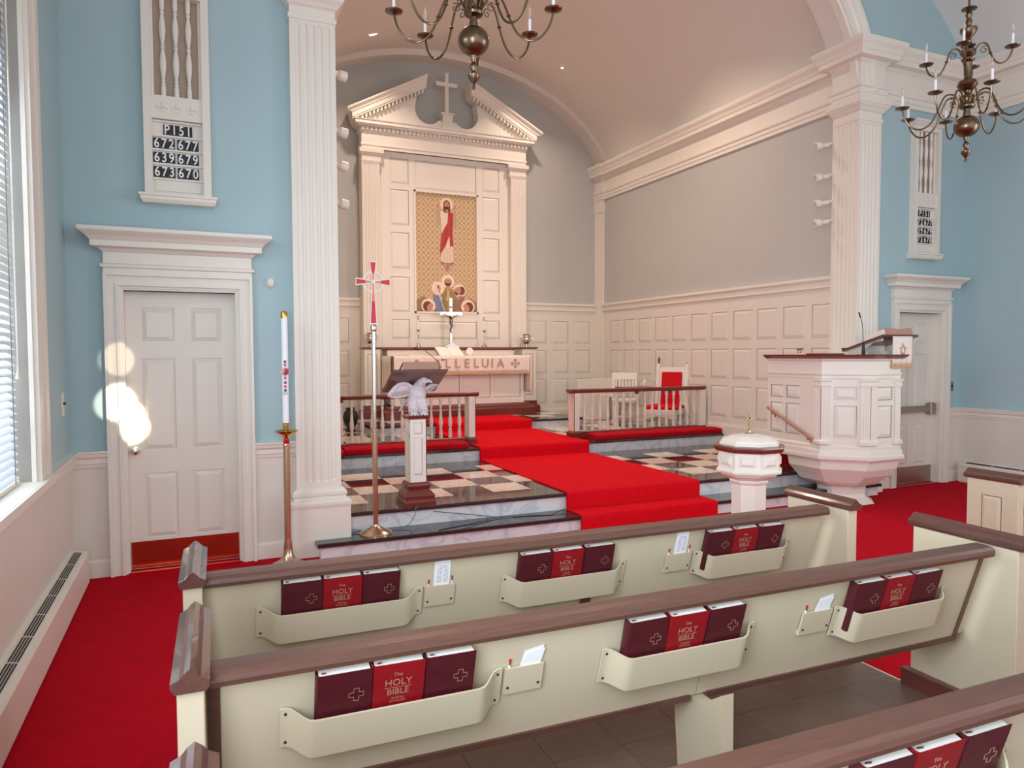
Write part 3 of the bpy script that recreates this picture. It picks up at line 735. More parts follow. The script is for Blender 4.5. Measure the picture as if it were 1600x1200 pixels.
for sg in (-1, 1):
    # raking cornice
    q = MB(); c, s = math.cos(SL), math.sin(SL)
    prof = [(0,0),(-.10,0),(-.10,.022),(-.115,.028),(-.115,.085),(-.13,.095),(-.14,.12),(-.185,.155),(-.19,.165),(-.19,.18),(0,.18)]   # (y out, perpendicular height)
    def RK(t, h): return (XC+sg*(1.62 - t*c + (-h*s)*-1*0 - 0), 0)
    vs = []
    L0, L1 = -.0, 1.26
    def pt(t, y, h):   # t measured horizontally inward from the outer end
        x = 1.66-t; z = 5.43+t*math.tan(SL)+h/c
        return (XC+sg*x, YPF+y, z)
    for (y, h) in prof:   # outer end vertical plumb cut, spread outwards with projection
        k = -y
        vs.append(pt(-k*.35+.10*(1 if h < .1 else .4)-.05, y, h))
    for (y, h) in prof: vs.append(pt(1.26, y, h))
    m = len(prof); fs = [tuple(range(m)), tuple(reversed(range(m, 2*m)))]
    for i in range(m): j = (i+1) % m; fs.append((i, j, j+m, i+m))
    q.add(vs, fs); q.add([(v[0], YPF, v[2]) for v in (vs[0], vs[m], vs[2*m-1], vs[m-1])]+[(v[0], YB-.03, v[2]) for v in (vs[0], vs[m], vs[2*m-1], vs[m-1])], [(0,1,2,3),(4,5,6,7),(0,1,5,4),(1,2,6,5),(2,3,7,6),(3,0,4,7)])
    q.build('raking_cornice', white, rd)
    nn = 17; p = None
    for i in range(nn):
        t = .18+(1.20-.18)*i/(nn-1); z = 5.43+t*math.tan(SL); x = 1.66-t
        m1 = MB(); xx = XC+sg*x; hw = .018
        zz = lambda dx: z-sg*0 + (-(dx)*sg)*math.tan(SL)
        m1.add([(xx-hw, YPF-.085, zz(-hw)-.055), (xx+hw, YPF-.085, zz(hw)-.055), (xx+hw, YPF-.085, zz(hw)-.004), (xx-hw, YPF-.085, zz(-hw)-.004),
                (xx-hw, YPF-.0, zz(-hw)-.055), (xx+hw, YPF-.0, zz(hw)-.055), (xx+hw, YPF-.0, zz(hw)-.004), (xx-hw, YPF-.0, zz(-hw)-.004)], [(0,1,2,3),(4,7,6,5),(0,4,5,1),(1,5,6,2),(2,6,7,3),(3,7,4,0)])
        m1.build('dentil', white, rd)
    # tympanum piece with swan-neck cut
    poly = [(1.56, 5.465), (.02, 5.465), (.02, 5.60), (.09, 5.60), (.12, 5.575)]
    for k in range(0, 13):
        a = math.radians(215 + (385-215)*k/12); poly.append((.335-.0+.235*math.cos(a)*1.0, 5.775+.235*math.sin(a)))
    poly = [(x, z) for x, z in poly]
    poly += [(.545, 5.94), (.56, 5.98)]
    poly.append((1.50, 5.50))
    # rebuild in monotone order
    pts = [(1.56,5.465),(.02,5.465),(.02,5.59),(.085,5.60),(.12,5.63)]
    for k in range(0, 11):
        a = math.radians(222 + (372-222)*k/10); pts.append((.335+.235*math.cos(a), 5.775+.235*math.sin(a)))
    pts += [(.545,5.93),(.53,6.00)]
    m1 = MB(); m1.prism([(XC+sg*x, z) for x, z in pts], YPF+.01, YB-.03, 'y'); m1.build('tympanum', white, rd)
MB().box(XC-.09, XC+.09, YPF-.02, YB-.05, 5.46, 5.73).build('cross_pedestal', white, rd)
MB().box(XC-.12, XC+.12, YPF-.05, YB-.05, 5.73, 5.755).build('pedestal_cap', white, rd)
cr = MB().box(XC-.032, XC+.032, YPF+.02, YPF+.085, 5.755, 6.45).box(XC-.19, XC-.032, YPF+.02, YPF+.085, 6.225, 6.29).box(XC+.032, XC+.19, YPF+.02, YPF+.085, 6.225, 6.29)
tag(cr.build('wooden_cross', white), 'plain cream cross standing in the gap of the broken pediment', 'cross')

# mural -----------------------------------------------------------
mural = thing('mural', (XC, YP, 2.373), 'tall gold mural of a red-sashed haloed figure above five haloed onlookers', 'mural')
MB().box(XC-.555, XC+.555, YP+.006, YP+.02, 2.373, 4.405).build('ground', diaperm, mural)
MC = {}
def mc_(rgb):
    if rgb not in MC: MC[rgb] = mat('paint_%d_%d_%d' % rgb, rgb, .7)
    return MC[rgb]
lay = [0]
def shp(name, pts, rgb):
    lay[0] += 1; y = YP+.006-.0004*lay[0]
    P = [(XC-.555+x/95*1.11, 4.405-z/186*2.03) for x, z in pts]
    MB().prism(P, y, YP+.0065, 'y').build(name, mc_(rgb), mural)
def circ(name, cx, cy, r, rgb, ry=None, n=20):
    ry = ry or r; shp(name, [(cx+r*math.cos(2*PI*k/n), cy+ry*1.07*math.sin(2*PI*k/n)) for k in range(n)], rgb)
HAL, SK, HR = (240, 206, 176), (196, 140, 116), (112, 58, 44)
shp('hillside', [(0,169),(10,162),(24,167),(30,186),(0,186)], (150,128,92)); shp('hillside', [(95,171),(86,163),(72,169),(66,186),(95,186)], (150,128,92))
shp('sleeve', [(36,24),(38.5,27),(38.5,48),(35,52),(32,44),(33,24)], (186,158,130)); shp('sleeve', [(60,24),(63,24),(64.5,44),(61,52),(58,48),(58,27)], (186,158,130))
circ('raised_hand', 35, 19, 1.7, SK, 4.5, 10); circ('raised_hand', 61, 19, 1.7, SK, 4.5, 10)
circ('halo', 48.2, 15.5, 10.5, (226,196,166)); circ('halo', 48.2, 15.5, 9.6, (236,210,182))
shp('robe', [(38,27),(44,25),(52,25),(58.5,29),(57.5,50),(57,80),(58.5,106),(53,109),(44,109),(38.6,106),(40,80),(39.5,50)], (224,206,178))
for x in (42, 45, 48, 51, 54): shp('fold', [(x,84),(x+.7,84),(x+1.0,108),(x+.2,108)], (190,172,146))
shp('hair', [(43.5,12),(48.2,8.5),(53,12),(54.2,26),(51,28),(45.5,29),(42.5,26)], HR); circ('face', 48.2, 16.5, 3.6, SK, 5.2, 14)
shp('beard', [(45.6,19),(50.8,19),(50,23.5),(48.2,25),(46.4,23.5)], (96,48,38)); shp('neck', [(46.5,24),(50,24),(51,27),(45.5,27)], SK)
shp('brow', [(45.6,14.6),(47.7,14.9),(47.7,15.5),(45.6,15.2)], (90,50,40)); shp('brow', [(50.8,14.6),(48.7,14.9),(48.7,15.5),(50.8,15.2)], (90,50,40))
shp('red_sash', [(50.5,26),(58.5,29),(57,62),(58.5,81),(53,82),(52.5,65),(50.5,69),(46,82),(38,95),(37.5,90),(39.5,63),(49.5,44)], (184,62,52))
for a in ((52.5,30,54,60),(55,32,55.6,78),(47,55,41,88),(49.5,52,45,80)): shp('sash_fold', [(a[0],a[1]),(a[0]+.6,a[1]),(a[2]+.7,a[3]),(a[2],a[3])], (140,38,34))
shp('hem', [(38.6,106),(44,108.5),(53,108.5),(58.5,106),(58,110),(38.8,110)], (150,116,96))
shp('foot', [(44,110),(48.8,110),(49,122),(46.5,117)], SK); shp('foot', [(49.2,110),(54,110),(51.6,117),(49.2,122)], (186,130,106))
for nm, x, y, r in (('halo',49.2,138,10.2),('halo',33.8,149,10.2),('halo',67.2,152.5,10.4)): circ(nm, x, y, r, HAL); circ(nm, x, y, r-.8, (244,216,190))
shp('green_robe', [(44.7,150),(54,150),(63,163),(63,186),(42,186),(41,156)], (146,134,78)); shp('stole', [(46.5,150),(52.5,150),(51,160),(52.5,186),(49,186),(48.5,160)], (196,170,128))
shp('neck', [(46,145),(52.5,145),(52.5,152),(46,152)], SK); circ('hair', 49.2, 139, 5.6, (96,64,50), 6); circ('face', 49.2, 137.6, 4.2, (206,152,126), 4.4); circ('beard', 49.2, 142, 3.2, (92,60,46), 1.9); circ('eyes', 49.2, 137, 2.8, (120,60,50), .5)
shp('folded_hands', [(48,156),(50.5,156),(53.5,168),(49.2,170),(45.5,168)], (214,164,138))
shp('blue_cloak', [(29,158),(35,158),(40,170),(43.5,186),(30,186),(25.8,168)], (120,132,158)); shp('cloak_edge', [(34,158),(36,158),(44.5,186),(42.5,186)], (206,196,190))
shp('white_veil', [(27,150),(29,143),(33,141),(36,144),(34.5,152),(37,160),(29,160)], (226,208,192)); shp('face', [(33.2,145),(36,144.5),(38,149),(36.8,153),(37.5,157),(34,155)], (206,152,126)); circ('hair', 33.4, 147, 1.0, (90,30,30), 3, 10)
shp('mauve_robe', [(61,166),(67,160),(73,161),(77,168),(76,186),(57,186)], (150,110,96)); shp('collar', [(62,166),(69,159.5),(70.5,161),(63.5,168)], (176,150,140))
circ('hair', 70.5, 152, 5.4, (126,74,56), 6.4); shp('face', [(57.5,151),(64,146),(69,148),(69.5,154),(65,158),(58,155)], SK); shp('beard', [(57.5,153.5),(62,154.5),(66,158),(62,160)], (104,60,44))
for x, s in ((18.4,1),(80.5,-1)):
    circ('halo', x, 177.5, 11, HAL); circ('halo', x, 177.5, 10.2, (244,216,190))
    circ('hair', x-1.5*s, 178, 7, (112,66,50), 7.5); shp('face', [(x+1*s,174),(x+5*s,173),(x+8*s,176),(x+6*s,180),(x+7*s,184),(x-2*s,186),(x-2*s,178)], SK)
shp('lower_frame_mask', [(0,185.3),(95,185.3),(95,186),(0,186)], (120,80,60))

# gradine, altar, plinths ----------------------------------------
S5 = 1.0568
g = thing('gradine', (XC, 5.72, Z4), 'long cream shelf with mahogany top behind the altar', 'shelf')
MB().box(XC-1.14, XC+1.14, 5.60, YP-.016, .74, 1.70).build('body', white, g)
MB().sweep([(XC-1.15, 5.88), (XC-1.15, 5.59), (XC+1.15, 5.59), (XC+1.15, 5.88)], [(-.3,1.70),(.0,1.70),(.015,1.715),(.03,1.725),(.04,1.73),(.04,1.752),(-.3,1.752)], side=-1).build('top', maho, g)
for sg, lb in ((-1, 'left'), (1, 'right')):
    p = thing('flower_stand', (XC+sg*1.42, 5.62, Z4), 'narrow cream pedestal with mahogany shelf at the %s end of the altar' % lb, 'pedestal')
    a, b = sorted((XC+sg*1.28, XC+sg*1.54)); MB().frame(a, b, .80, 1.715, [(a+.05, b-.05, .90, 1.64)], 5.52, 5.53).box(a, b, 5.53, 5.78, .80, 1.715).build('column', white, p)
    MB().raised(a+.05, b-.05, .90, 1.64, 5.53, .008, .015, .004).build('panel', white, p)
    MB().sweep([(a, 5.78), (a, 5.52), (b, 5.52), (b, 5.78)], [(-.13,1.715),(0,1.715),(.012,1.725),(.03,1.735),(.03,1.752),(-.13,1.752)], side=-1).build('shelf_top', maho, p)
    MB().sweep([(a, 5.78), (a, 5.52), (b, 5.52), (b, 5.78)], [(-.13,Z4),(.06,Z4),(.06,.70),(.045,.72),(.015,.74),(.012,.80),(-.13,.80)], side=-1).build('plinth', maho, p)
al = thing('altar', (XC, 5.25, Z4), 'cream altar on a mahogany base in the middle of the chancel', 'altar')
MB().sweep([(XC-1.22, 5.58), (XC-1.22, 5.18), (XC+1.22, 5.18), (XC+1.22, 5.58)], [(-.2,Z4),(.10,Z4),(.10,.71),(.085,.73),(.03,.755),(.02,.80),(-.2,.80)], side=-1).build('plinth', maho, al)
MB().box(XC-1.22, XC+1.22, 5.2, 5.58, Z4, .80).build('plinth_core', maho, al)
cols4 = [(XC-1.08+.555*k, XC-1.08+.555*k+.49) for k in range(4)]
MB().frame(XC-1.14, XC+1.14, .80, 1.56, [(a, b, .90, 1.48) for a, b in cols4], 5.17, 5.185).box(XC-1.14, XC+1.14, 5.185, 5.56, .80, 1.56).build('body', white, al)
for a, b in cols4: MB().raised(a, b, .90, 1.48, 5.185, .006, .012, .004).build('panel', white, al)
MB().box(XC-1.16, XC+1.16, 5.02, 5.58, 1.56, 1.60).build('table_top', white, al)
# altar cloth with embroidered frontal
ac = thing('altar_frontal', (XC, 5.0, 1.30), 'white damask altar cloth embroidered with large tan letters and fringe', 'altar cloth')
def drape(x0, x1, y, z0, z1, n, amp, m, name, par, thick=.004, phase=0, axis='x'):
    vs = []; fs = []
    for i in range(n+1):
        t = i/n
        for k in range(7):
            s = k/6; z = z1+(z0-z1)*s; d = -amp*s*(.6*math.sin(t*23+phase)+.4*math.sin(t*51+1+phase))
            p = (x0+(x1-x0)*t, y+d) if axis == 'x' else (y+d, x0+(x1-x0)*t)
            vs.append((p[0], p[1], z))
    for i in range(n):
        for k in range(6): a = i*7+k; fs.append((a, a+1, a+8, a+7))
    o = MB().add(vs, fs, True).build(name, m, par); mod = o.modifiers.new('s', 'SOLIDIFY'); mod.thickness = thick; return o
drape(XC-1.19, XC+1.175, 5.00, 1.335, 1.607, 110, .008, cloth, 'frontal', ac)
drape(XC-1.19, XC+1.175, 4.998, 1.295, 1.335, 140, .010, fringe, 'fringe', ac)
MB().box(XC-1.24, XC+1.18, 5.0, 5.585, 1.603, 1.611).build('cloth_top', cloth, ac)
drape(4.98, 5.585, XC-1.25, .98, 1.61, 30, .02, cloth, 'side_fall', ac, axis='y'); drape(4.98, 5.585, XC+1.19, .98, 1.61, 30, .02, cloth, 'side_fall', ac, axis='y')
for ch, x in zip('ALLELUIA', (-.46, -.30, -.145, .01, .165, .315, .435, .575)):
    text(ch, .20, thread, (XC+x*1.06+.02, 4.985, 1.475), (1,0,0), (0,0,1), 'letter', ac, .0015, .002)
def crosslet(cx, cz, r, y, name, par, m):
    c = MB()
    for a in range(4):
        t = a*PI/2; ct, st = math.cos(t), math.sin(t)
        pts = [(0,0),(r*.5,-r*.14),(r*.62,-r*.36),(r,-r*.30),(r,r*.30),(r*.62,r*.36),(r*.5,r*.14)]
        c.prism([(cx+px*ct-pz*st, cz+px*st+pz*ct) for px, pz in pts], y-.003, y+.001, 'y')
    return c.build(name, m, par)
crosslet(XC+.90, 1.475, .075, 4.986, 'embroidered_cross', ac, thread); crosslet(XC-.82, 1.475, .075, 4.986, 'embroidered_cross', ac, thread)

# crucifix
cx = thing('crucifix', (XC+.0, 5.70, 1.752), 'tall silver standing crucifix in the middle of the altar shelf', 'crucifix')
MB().prism([(XC-.13,1.752),(XC+.13,1.752),(XC+.10,1.785),(XC+.05,1.80),(XC+.03,1.83),(XC-.03,1.83),(XC-.05,1.80),(XC-.10,1.785)], 5.64, 5.76, 'y').build('foot', silver, cx)
MB().cbox(XC-.028, XC+.028, 5.685, 5.715, 1.82, 2.60, .004).build('upright', silver, cx)
MB().cbox(XC-.21, XC+.21, 5.686, 5.714, 2.30, 2.365, .004).build('crossbar', silver, cx)
bd = MB(); bd.tube([(XC+.002,5.675,1.995),(XC-.008,5.672,2.05),(XC+.010,5.665,2.12),(XC,5.668,2.17),(XC,5.668,2.22),(XC,5.668,2.255)], [.007,.011,.015,.018,.022,.012], 8)
bd.tube([(XC,5.668,2.245),(XC-.006,5.662,2.27),(XC-.008,5.66,2.29)], [.011,.016,.008], 8)
bd.tube([(XC,5.668,2.235),(XC-.06,5.668,2.275),(XC-.125,5.675,2.315)], [.010,.007,.005], 6); bd.tube([(XC,5.668,2.235),(XC+.06,5.668,2.275),(XC+.125,5.675,2.315)], [.010,.007,.005], 6)
bd.build('corpus', bronze, cx); MB().box(XC-.02, XC+.02, 5.68, 5.686, 2.43, 2.45).build('title_plate', darkv, cx)
def cstick(x, lab):
    c = thing('candlestick', (x, 5.70, 1.752), lab, 'candlestick', 'silver candlesticks on the altar shelf')
    MB().lathe([(.055,0),(.055,.008),(.03,.04),(.014,.075),(.010,.10),(.009,.20),(.013,.215),(.009,.23),(.008,.26),(.03,.285),(.036,.30),(.012,.302),(.001,.30)], (x,5.70,1.752), 14).build('stem', silver, c)
    MB().lathe([(.011,.30),(.011,.48),(.001,.482)], (x,5.70,1.752), 10).build('candle', candle, c)
    MB().lathe([(.018,.47),(.022,.49),(.022,.52),(.012,.535),(.001,.536)], (x,5.70,1.752), 12).build('follower', silver, c)
cstick(XC-.58, 'silver candlestick on the left half of the altar shelf'); cstick(XC+.62, 'silver candlestick on the right half of the altar shelf')
for sg, lb in ((-1, 'silver two-handled vase on the left flower stand, behind the red cross'), (1, 'silver two-handled vase on the right flower stand')):
    x = XC+sg*1.41; v = thing('altar_vase', (x, 5.64, 1.752), lb, 'vase', 'silver altar vases')
    MB().lathe([(.045,0),(.045,.012),(.022,.03),(.02,.045),(.055,.08),(.075,.13),(.068,.18),(.055,.205),(.07,.235),(.066,.236),(.05,.21),(.001,.2)], (x,5.64,1.752), 18).build('body', silver, v)
    for s in (-1, 1): MB().tube([(x+s*.065,5.64,1.752+.20),(x+s*.10,5.64,1.752+.205),(x+s*.112,5.64,1.752+.16),(x+s*.095,5.64,1.752+.12),(x+s*.07,5.64,1.752+.10)], .006, 6).build('handle', silver, v)
# open altar bible on stand
ob = thing('open_book', (XC-.17, 5.12, 1.611), 'large open book on a tilted stand on the altar', 'book')
TB = Matrix.Translation((XC-.20, 5.14, 1.625)) @ Matrix.Rotation(math.radians(12), 4, 'Z') @ Matrix.Rotation(math.radians(38), 4, 'X')
cv = MB(TB).box(-.235, .235, -.14, .18, -.006, 0); cv.build('cover', leath1, ob)
for s in (-1, 1):
    pg = []
    for i in range(9): t = i/8; pg.append((s*(.002+.222*t), .004+.028*math.sin(min(1, t*1.6+.15)*PI*.62)))
    q = MB(TB @ Matrix.Rotation(0, 4, 'Z')); pl = [(x, z) for x, z in pg]+[(s*.224, .0), (s*.002, .0)]
    q.prism(pl, -.13, .17, 'y'); q.build('pages', page, ob)
MB().box(XC-.26, XC-.14, 5.20, 5.22, 1.611, 1.68).build('stand', brass, ob)
h = MB(); h.T = Matrix.Translation((XC+.27, 5.50, 1.680)) @ Matrix.Rotation(PI/2, 4, 'X'); h.lathe([(.001,0),(.065,0),(.065,.004),(.001,.006)], n=24); 
tag(h.build('round_plate', page), 'thin round white disc standing on the altar right of the open book', 'plate')
tr = MB().cbox(XC-.92, XC-.60, 5.08, 5.25, 1.611, 1.622, .004); tag(tr.build('linen_tray', cloth), 'folded white linen lying on the left half of the altar', 'linen')

# ---------------------------------------------------------------- altar rails
bal = [(.024,0),(.024,.085),(.014,.09),(.022,.10),(.022,.11),(.013,.118),(.018,.14),(.026,.19),(.025,.23),(.017,.30),(.013,.36),(.012,.40),(.019,.41),(.019,.42),(.013,.43),(.017,.45),(.024,.465),(.024,.52)]
BAL0 = None
def rail_(mirror):
    Tm = Matrix(((-1,0,0,M9),(0,1,0,0),(0,0,1,0),(0,0,0,1))) if mirror else Matrix.Identity(4)
    lab = 'left' if mirror else 'right'
    root = thing('altar_rail', (M9-6.85 if mirror else 6.85, 2.76, Z3), 'white balustered altar rail with mahogany handrail on the %s side of the red runner' % lab, 'altar rail')
    MB(Tm).sweep([(5.66, 2.76), (7.93, 2.76)], [(.05,.54),(.05,.50),(.06,.49),(.06,Z3),(-.06,Z3),(-.06,.49),(-.05,.50),(-.05,.54)]).build('shoe_rail', maho, root)
    MB(Tm).sweep([(5.52 if mirror else 5.59, 2.76), (7.93, 2.76)], [(.03,1.083),(.05,1.10),(.065,1.115),(.065,1.13),(.05,1.14),(-.05,1.14),(-.065,1.13),(-.065,1.115),(-.05,1.10),(-.03,1.083)]).build('handrail', maho, root)
    a, b = (5.575, 5.665) if mirror else (5.645, 5.73)
    y0, y1 = 2.69, 2.86
    nw = MB(Tm).frame(a, b, .55, 1.085, [(a+.03, b-.03, .60, 1.04)], y0, y0+.006).box(a+.006, b, y0+.006, y1, .55, 1.085)
    nw.build('newel', white, root)
    nw2 = MB(Tm @ Matrix(((0,1,0,a),(1,0,0,0),(0,0,1,0),(0,0,0,1)))); nw2.frame(y0, y1, .55, 1.085, [(y0+.045, y1-.045, .60, 1.04)], 0, .006); nw2.build('newel_side', white, root)
    MB(Tm).sweep([(a,y0),(b,y0),(b,y1),(a,y1)], [(-.02,Z3),(.02,Z3),(.02,.53),(.008,.545),(.0,.555),(-.02,.555)], closed=True, side=-1).box(a, b, y0, y1, Z3, .553).build('newel_base', maho, root)
    MB(Tm).cbox(7.83, 7.93, 2.70, 2.82, .54, 1.085, .004).build('end_post', white, root)
    global BAL0
    for k in range(16):
        x = (5.775 if mirror else 5.848)+.1272*k; x = M9-x if mirror else x
        if BAL0 is None: o = MB().lathe(bal, (0,0,0), 12).build('baluster', white, root, None); ORG[o.name] = (0,0,0); BAL0 = o; 
        else: o = BAL0.copy(); COL.objects.link(o)
        o.parent = root; o.location = (x-ORG[root.name][0]+0, 2.76-2.76, .555-Z3)
    # support brackets under the handrail
    for x in (6.72, 7.30): MB(Tm).cbox(x-.02, x+.02, 2.73, 2.79, 1.05, 1.085, .004).build('rail_bracket', maho, root)
# baluster mesh must be local: build at origin with org 0
o = MB().lathe(bal, (0,0,0), 12).build('baluster', white, None, (0,0,0)); BAL0 = o; BSRC = o
rail_(False); rail_(True)
bpy.data.objects.remove(BSRC)
def cushion(x0, x1, y0, y1, z0, z1, lab, label_part=None):
    root = MB()
    vs = []; fs = []; prof = [(y0+.012, z0), (y0, z0+.015), (y0, z1-.02), (y0+.02, z1), ((y0+y1)/2, z1+.008), (y1-.02, z1), (y1, z1-.02), (y1, z0)]
    n = 12
    for i in range(n+1):
        t = i/n; x = x0+(x1-x0)*t; e = min(t, 1-t)*n; k = 1 if e >= 1 else .88
        for y, z in prof: vs.append((x, (y-(y0+y1)/2)*k+(y0+y1)/2, (z-z0)*k+z0+.002*math.sin(i*2.1)*(z > z0+.03)))
    m = len(prof)
    for i in range(n):
        for k in range(m): l = (k+1) % m; fs.append((i*m+k, i*m+l, (i+1)*m+l, (i+1)*m+k))
    fs += [tuple(range(m)), tuple(reversed(range(n*m, n*m+m)))]
    o = root.add(vs, fs, True).build('kneeler_cushion', cush); tag(o, lab, 'cushion', 'red kneeler cushions along the altar rails'); return o
cushion(5.80, 7.96, 2.335, 2.68, Z3, .535, 'long red kneeler cushion in front of the right altar rail')
cushion(2.42, M9-5.80, 2.335, 2.68, Z3, .535, 'long red kneeler cushion in front of the left altar rail')
cushion(XL+.03, 2.40, 2.26, 2.66, Z3, .525, 'short red kneeler cushion at the far left end of the altar rail')

# ---------------------------------------------------------------- clergy chairs
def chair_red():
    root = thing('bishop_chair', (7.50, 3.14, Z3), 'high-backed white chair with red upholstered back and seat behind the right altar rail', 'chair')
    T0 = Matrix.Translation((7.54, 3.20, Z3)) @ Matrix.Rotation(math.radians(-54), 4, 'Z')
    def B(): return MB(T0)
    # local: front = -y
    for s in (-1, 1):
        q = B(); q.T = T0 @ Matrix.Rotation(math.radians(-8), 4, 'X')
        q.cbox(s*.235-.028, s*.235+.028, .22, .275, .0, 1.06, .006); q.build('back_post', white, root)
        f = B(); f.T = T0 @ Matrix.Rotation(math.radians(-8), 4, 'X')
        f.lathe([(.026,1.06),(.026,1.072),(.01,1.08),(.018,1.10),(.022,1.12),(.014,1.145),(.006,1.15),(.008,1.165),(.001,1.175)], (s*.235,.247,0), 12); f.build('finial', maho, root)
        B().cbox(s*.235-.026, s*.235+.026, -.27, -.21, 0, .30, .005).build('front_leg', white, root)
    q = B(); q.T = T0 @ Matrix.Rotation(math.radians(-8), 4, 'X'); q.cbox(-.21, .21, .235, .262, .28, 1.0, .004); q.build('back_frame', white, root)
    q = B(); q.T = T0 @ Matrix.Rotation(math.radians(-8), 4, 'X'); q.cbox(-.165, .165, .205, .236, .34, .92, .008); q.build('back_pad', redcl, root)
    B().cbox(-.262, .262, -.28, .25, .24, .315, .006).build('seat_frame', white, root)
    B().cbox(-.25, .25, -.275, .22, .315, .375, .02).build('seat_pad', redcl, root)
    B().prism([(-.21,.24),(.21,.24),(.21,.17),(.14,.20),(0,.215),(-.14,.20),(-.21,.17)], -.27, -.25, 'y').build('apron', white, root)
    for s in (-1, 1): B().cbox(s*.24-.012, s*.24+.012, -.22, .22, .10, .14, .003).build('stretcher', white, root)
chair_red()
def chair_white():
    root = thing('wooden_chair', (7.42, 4.15, Z3), 'white wooden chair with slatted back behind the right altar rail', 'chair')
    T0 = Matrix.Translation((7.42, 4.15, Z3)) @ Matrix.Rotation(math.radians(-30), 4, 'Z')
    Tb = T0 @ Matrix.Translation((0,.2,.4)) @ Matrix.Rotation(math.radians(-12), 4, 'X') @ Matrix.Translation((0,-.2,-.4))
    for s in (-1, 1):
        MB(Tb).cbox(s*.19-.02, s*.19+.02, .18, .215, .38, .86, .004).build('back_post', white, root)
        MB(T0).cbox(s*.19-.02, s*.19+.02, .18, .22, 0, .40, .004).build('rear_leg', white, root)
        MB(T0).cbox(s*.19-.02, s*.19+.02, -.20, -.16, 0, .58, .004).build('front_leg', white, root)
        MB(T0).cbox(s*.20-.03, s*.20+.03, -.22, .20, .58, .605, .004).build('armrest', white, root)
    MB(Tb).cbox(-.19, .19, .185, .21, .74, .86, .005).build('top_rail', white, root)
    MB(Tb).cbox(-.19, .19, .19, .205, .52, .56, .003).build('lower_rail', white, root)
    for k in range(6): x = -.14+.056*k; MB(Tb).box(x-.012, x+.012, .193, .203, .56, .74).build('slat', white, root)
    MB(T0).cbox(-.22, .22, -.22, .21, .38, .42, .008).build('seat', white, root)
    MB(T0).cbox(-.19, .19, -.19, -.17, .12, .15, .003).build('stretcher', white, root)
chair_white()
# low white desk with bottle left of the red chair, and seat bench
dk = thing('side_table', (7.3, 3.64, Z3), 'small cream side table with dark top between the two clergy chairs', 'table')
MB().cbox(7.02, 7.58, 3.58, 3.83, Z3+.62, Z3+.645, .004).build('table_top', dmaho, dk)
for x in (7.05, 7.55):
    for y in (3.61, 3.80): MB().cbox(x-.015, x+.015, y-.015, y+.015, Z3, Z3+.62, .003).build('leg', white, dk)
bt = thing('sanitizer_bottle', (7.50, 3.70, Z3+.645), 'small clear pump bottle beside the red chair', 'bottle')
MB().lathe([(.03,0),(.032,.01),(.032,.08),(.02,.10),(.012,.11),(.001,.112)], (7.50,3.70,Z3+.645), 14).build('bottle_body', clearp, bt)
MB().lathe([(.008,.11),(.008,.135),(.018,.138),(.014,.15),(.001,.152)], (7.50,3.70,Z3+.645), 10).build('pump', white, bt)
pw = thing('clergy_bench', (7.80, 4.9, Z3), 'low cream clergy bench against the right chancel wall', 'bench')
MB().cbox(7.1, 7.92, 5.22, 5.27, Z3, Z3+.72, .006).build('bench_end', white, pw)
MB().cbox(7.5, 7.9, 4.85, 5.2, Z3+.40, Z3+.44, .006).build('seat', white, pw); MB().cbox(7.5, 7.54, 4.85, 5.2, Z3, Z3+.40, .004).build('seat_support', white, pw)
vs_ = thing('dark_urn', (3.02, 4.9, Z3), 'dark urn standing on the floor left of the altar platform', 'urn')
MB().lathe([(.07,0),(.08,.02),(.05,.05),(.10,.14),(.12,.22),(.10,.30),(.06,.34),(.075,.37),(.001,.36)], (2.98,4.9,Z3), 16).build('urn_body', blackp, vs_)

# ---------------------------------------------------------------- spot lights on the arch piers
def spothead(sg, z, lab):
    x = XC+sg*2.94; root = thing('spotlight', (x, .34, z), lab, 'spotlight', 'white spotlights behind the %s arch pier' % ('right' if sg > 0 else 'left'))
    d = Vector((-sg*.9, .25, -.12 if sg > 0 else -.10)).normalized(); p0 = Vector((x+sg*.0, .345, z+.03))
    pts = [p0+d*t for t in (0, .075, .08, .10, .105, .17, .175)]; r = [.025, .025, .022, .038, .044, .046, .036]
    MB().tube([tuple(p) for p in pts], r, 16).build('lamp_housing', white, root)
    MB().tube([tuple(p0+d*.168), tuple(p0+d*.1755)], [.034, .034], 14).build('lens', MATS['clear_bulb_glass'], root)
    MB().tube([(x+sg*.01, .285, z+.04), (x-sg*.02, .345, z+.04)], .014, 8).build('bracket', white, root)
ordn4 = ['topmost', 'second from the top', 'third from the top', 'lowest']
for k, z in enumerate((4.09, 3.72, 3.41, 3.18)): spothead(1, z, 'white cylindrical spotlight, %s on the right arch pier' % ordn4[k])
for k, z in enumerate((4.06, 3.57, 3.28, 2.95)): spothead(-1, z, 'white cylindrical spotlight, %s on the left arch pier' % ordn4[k])
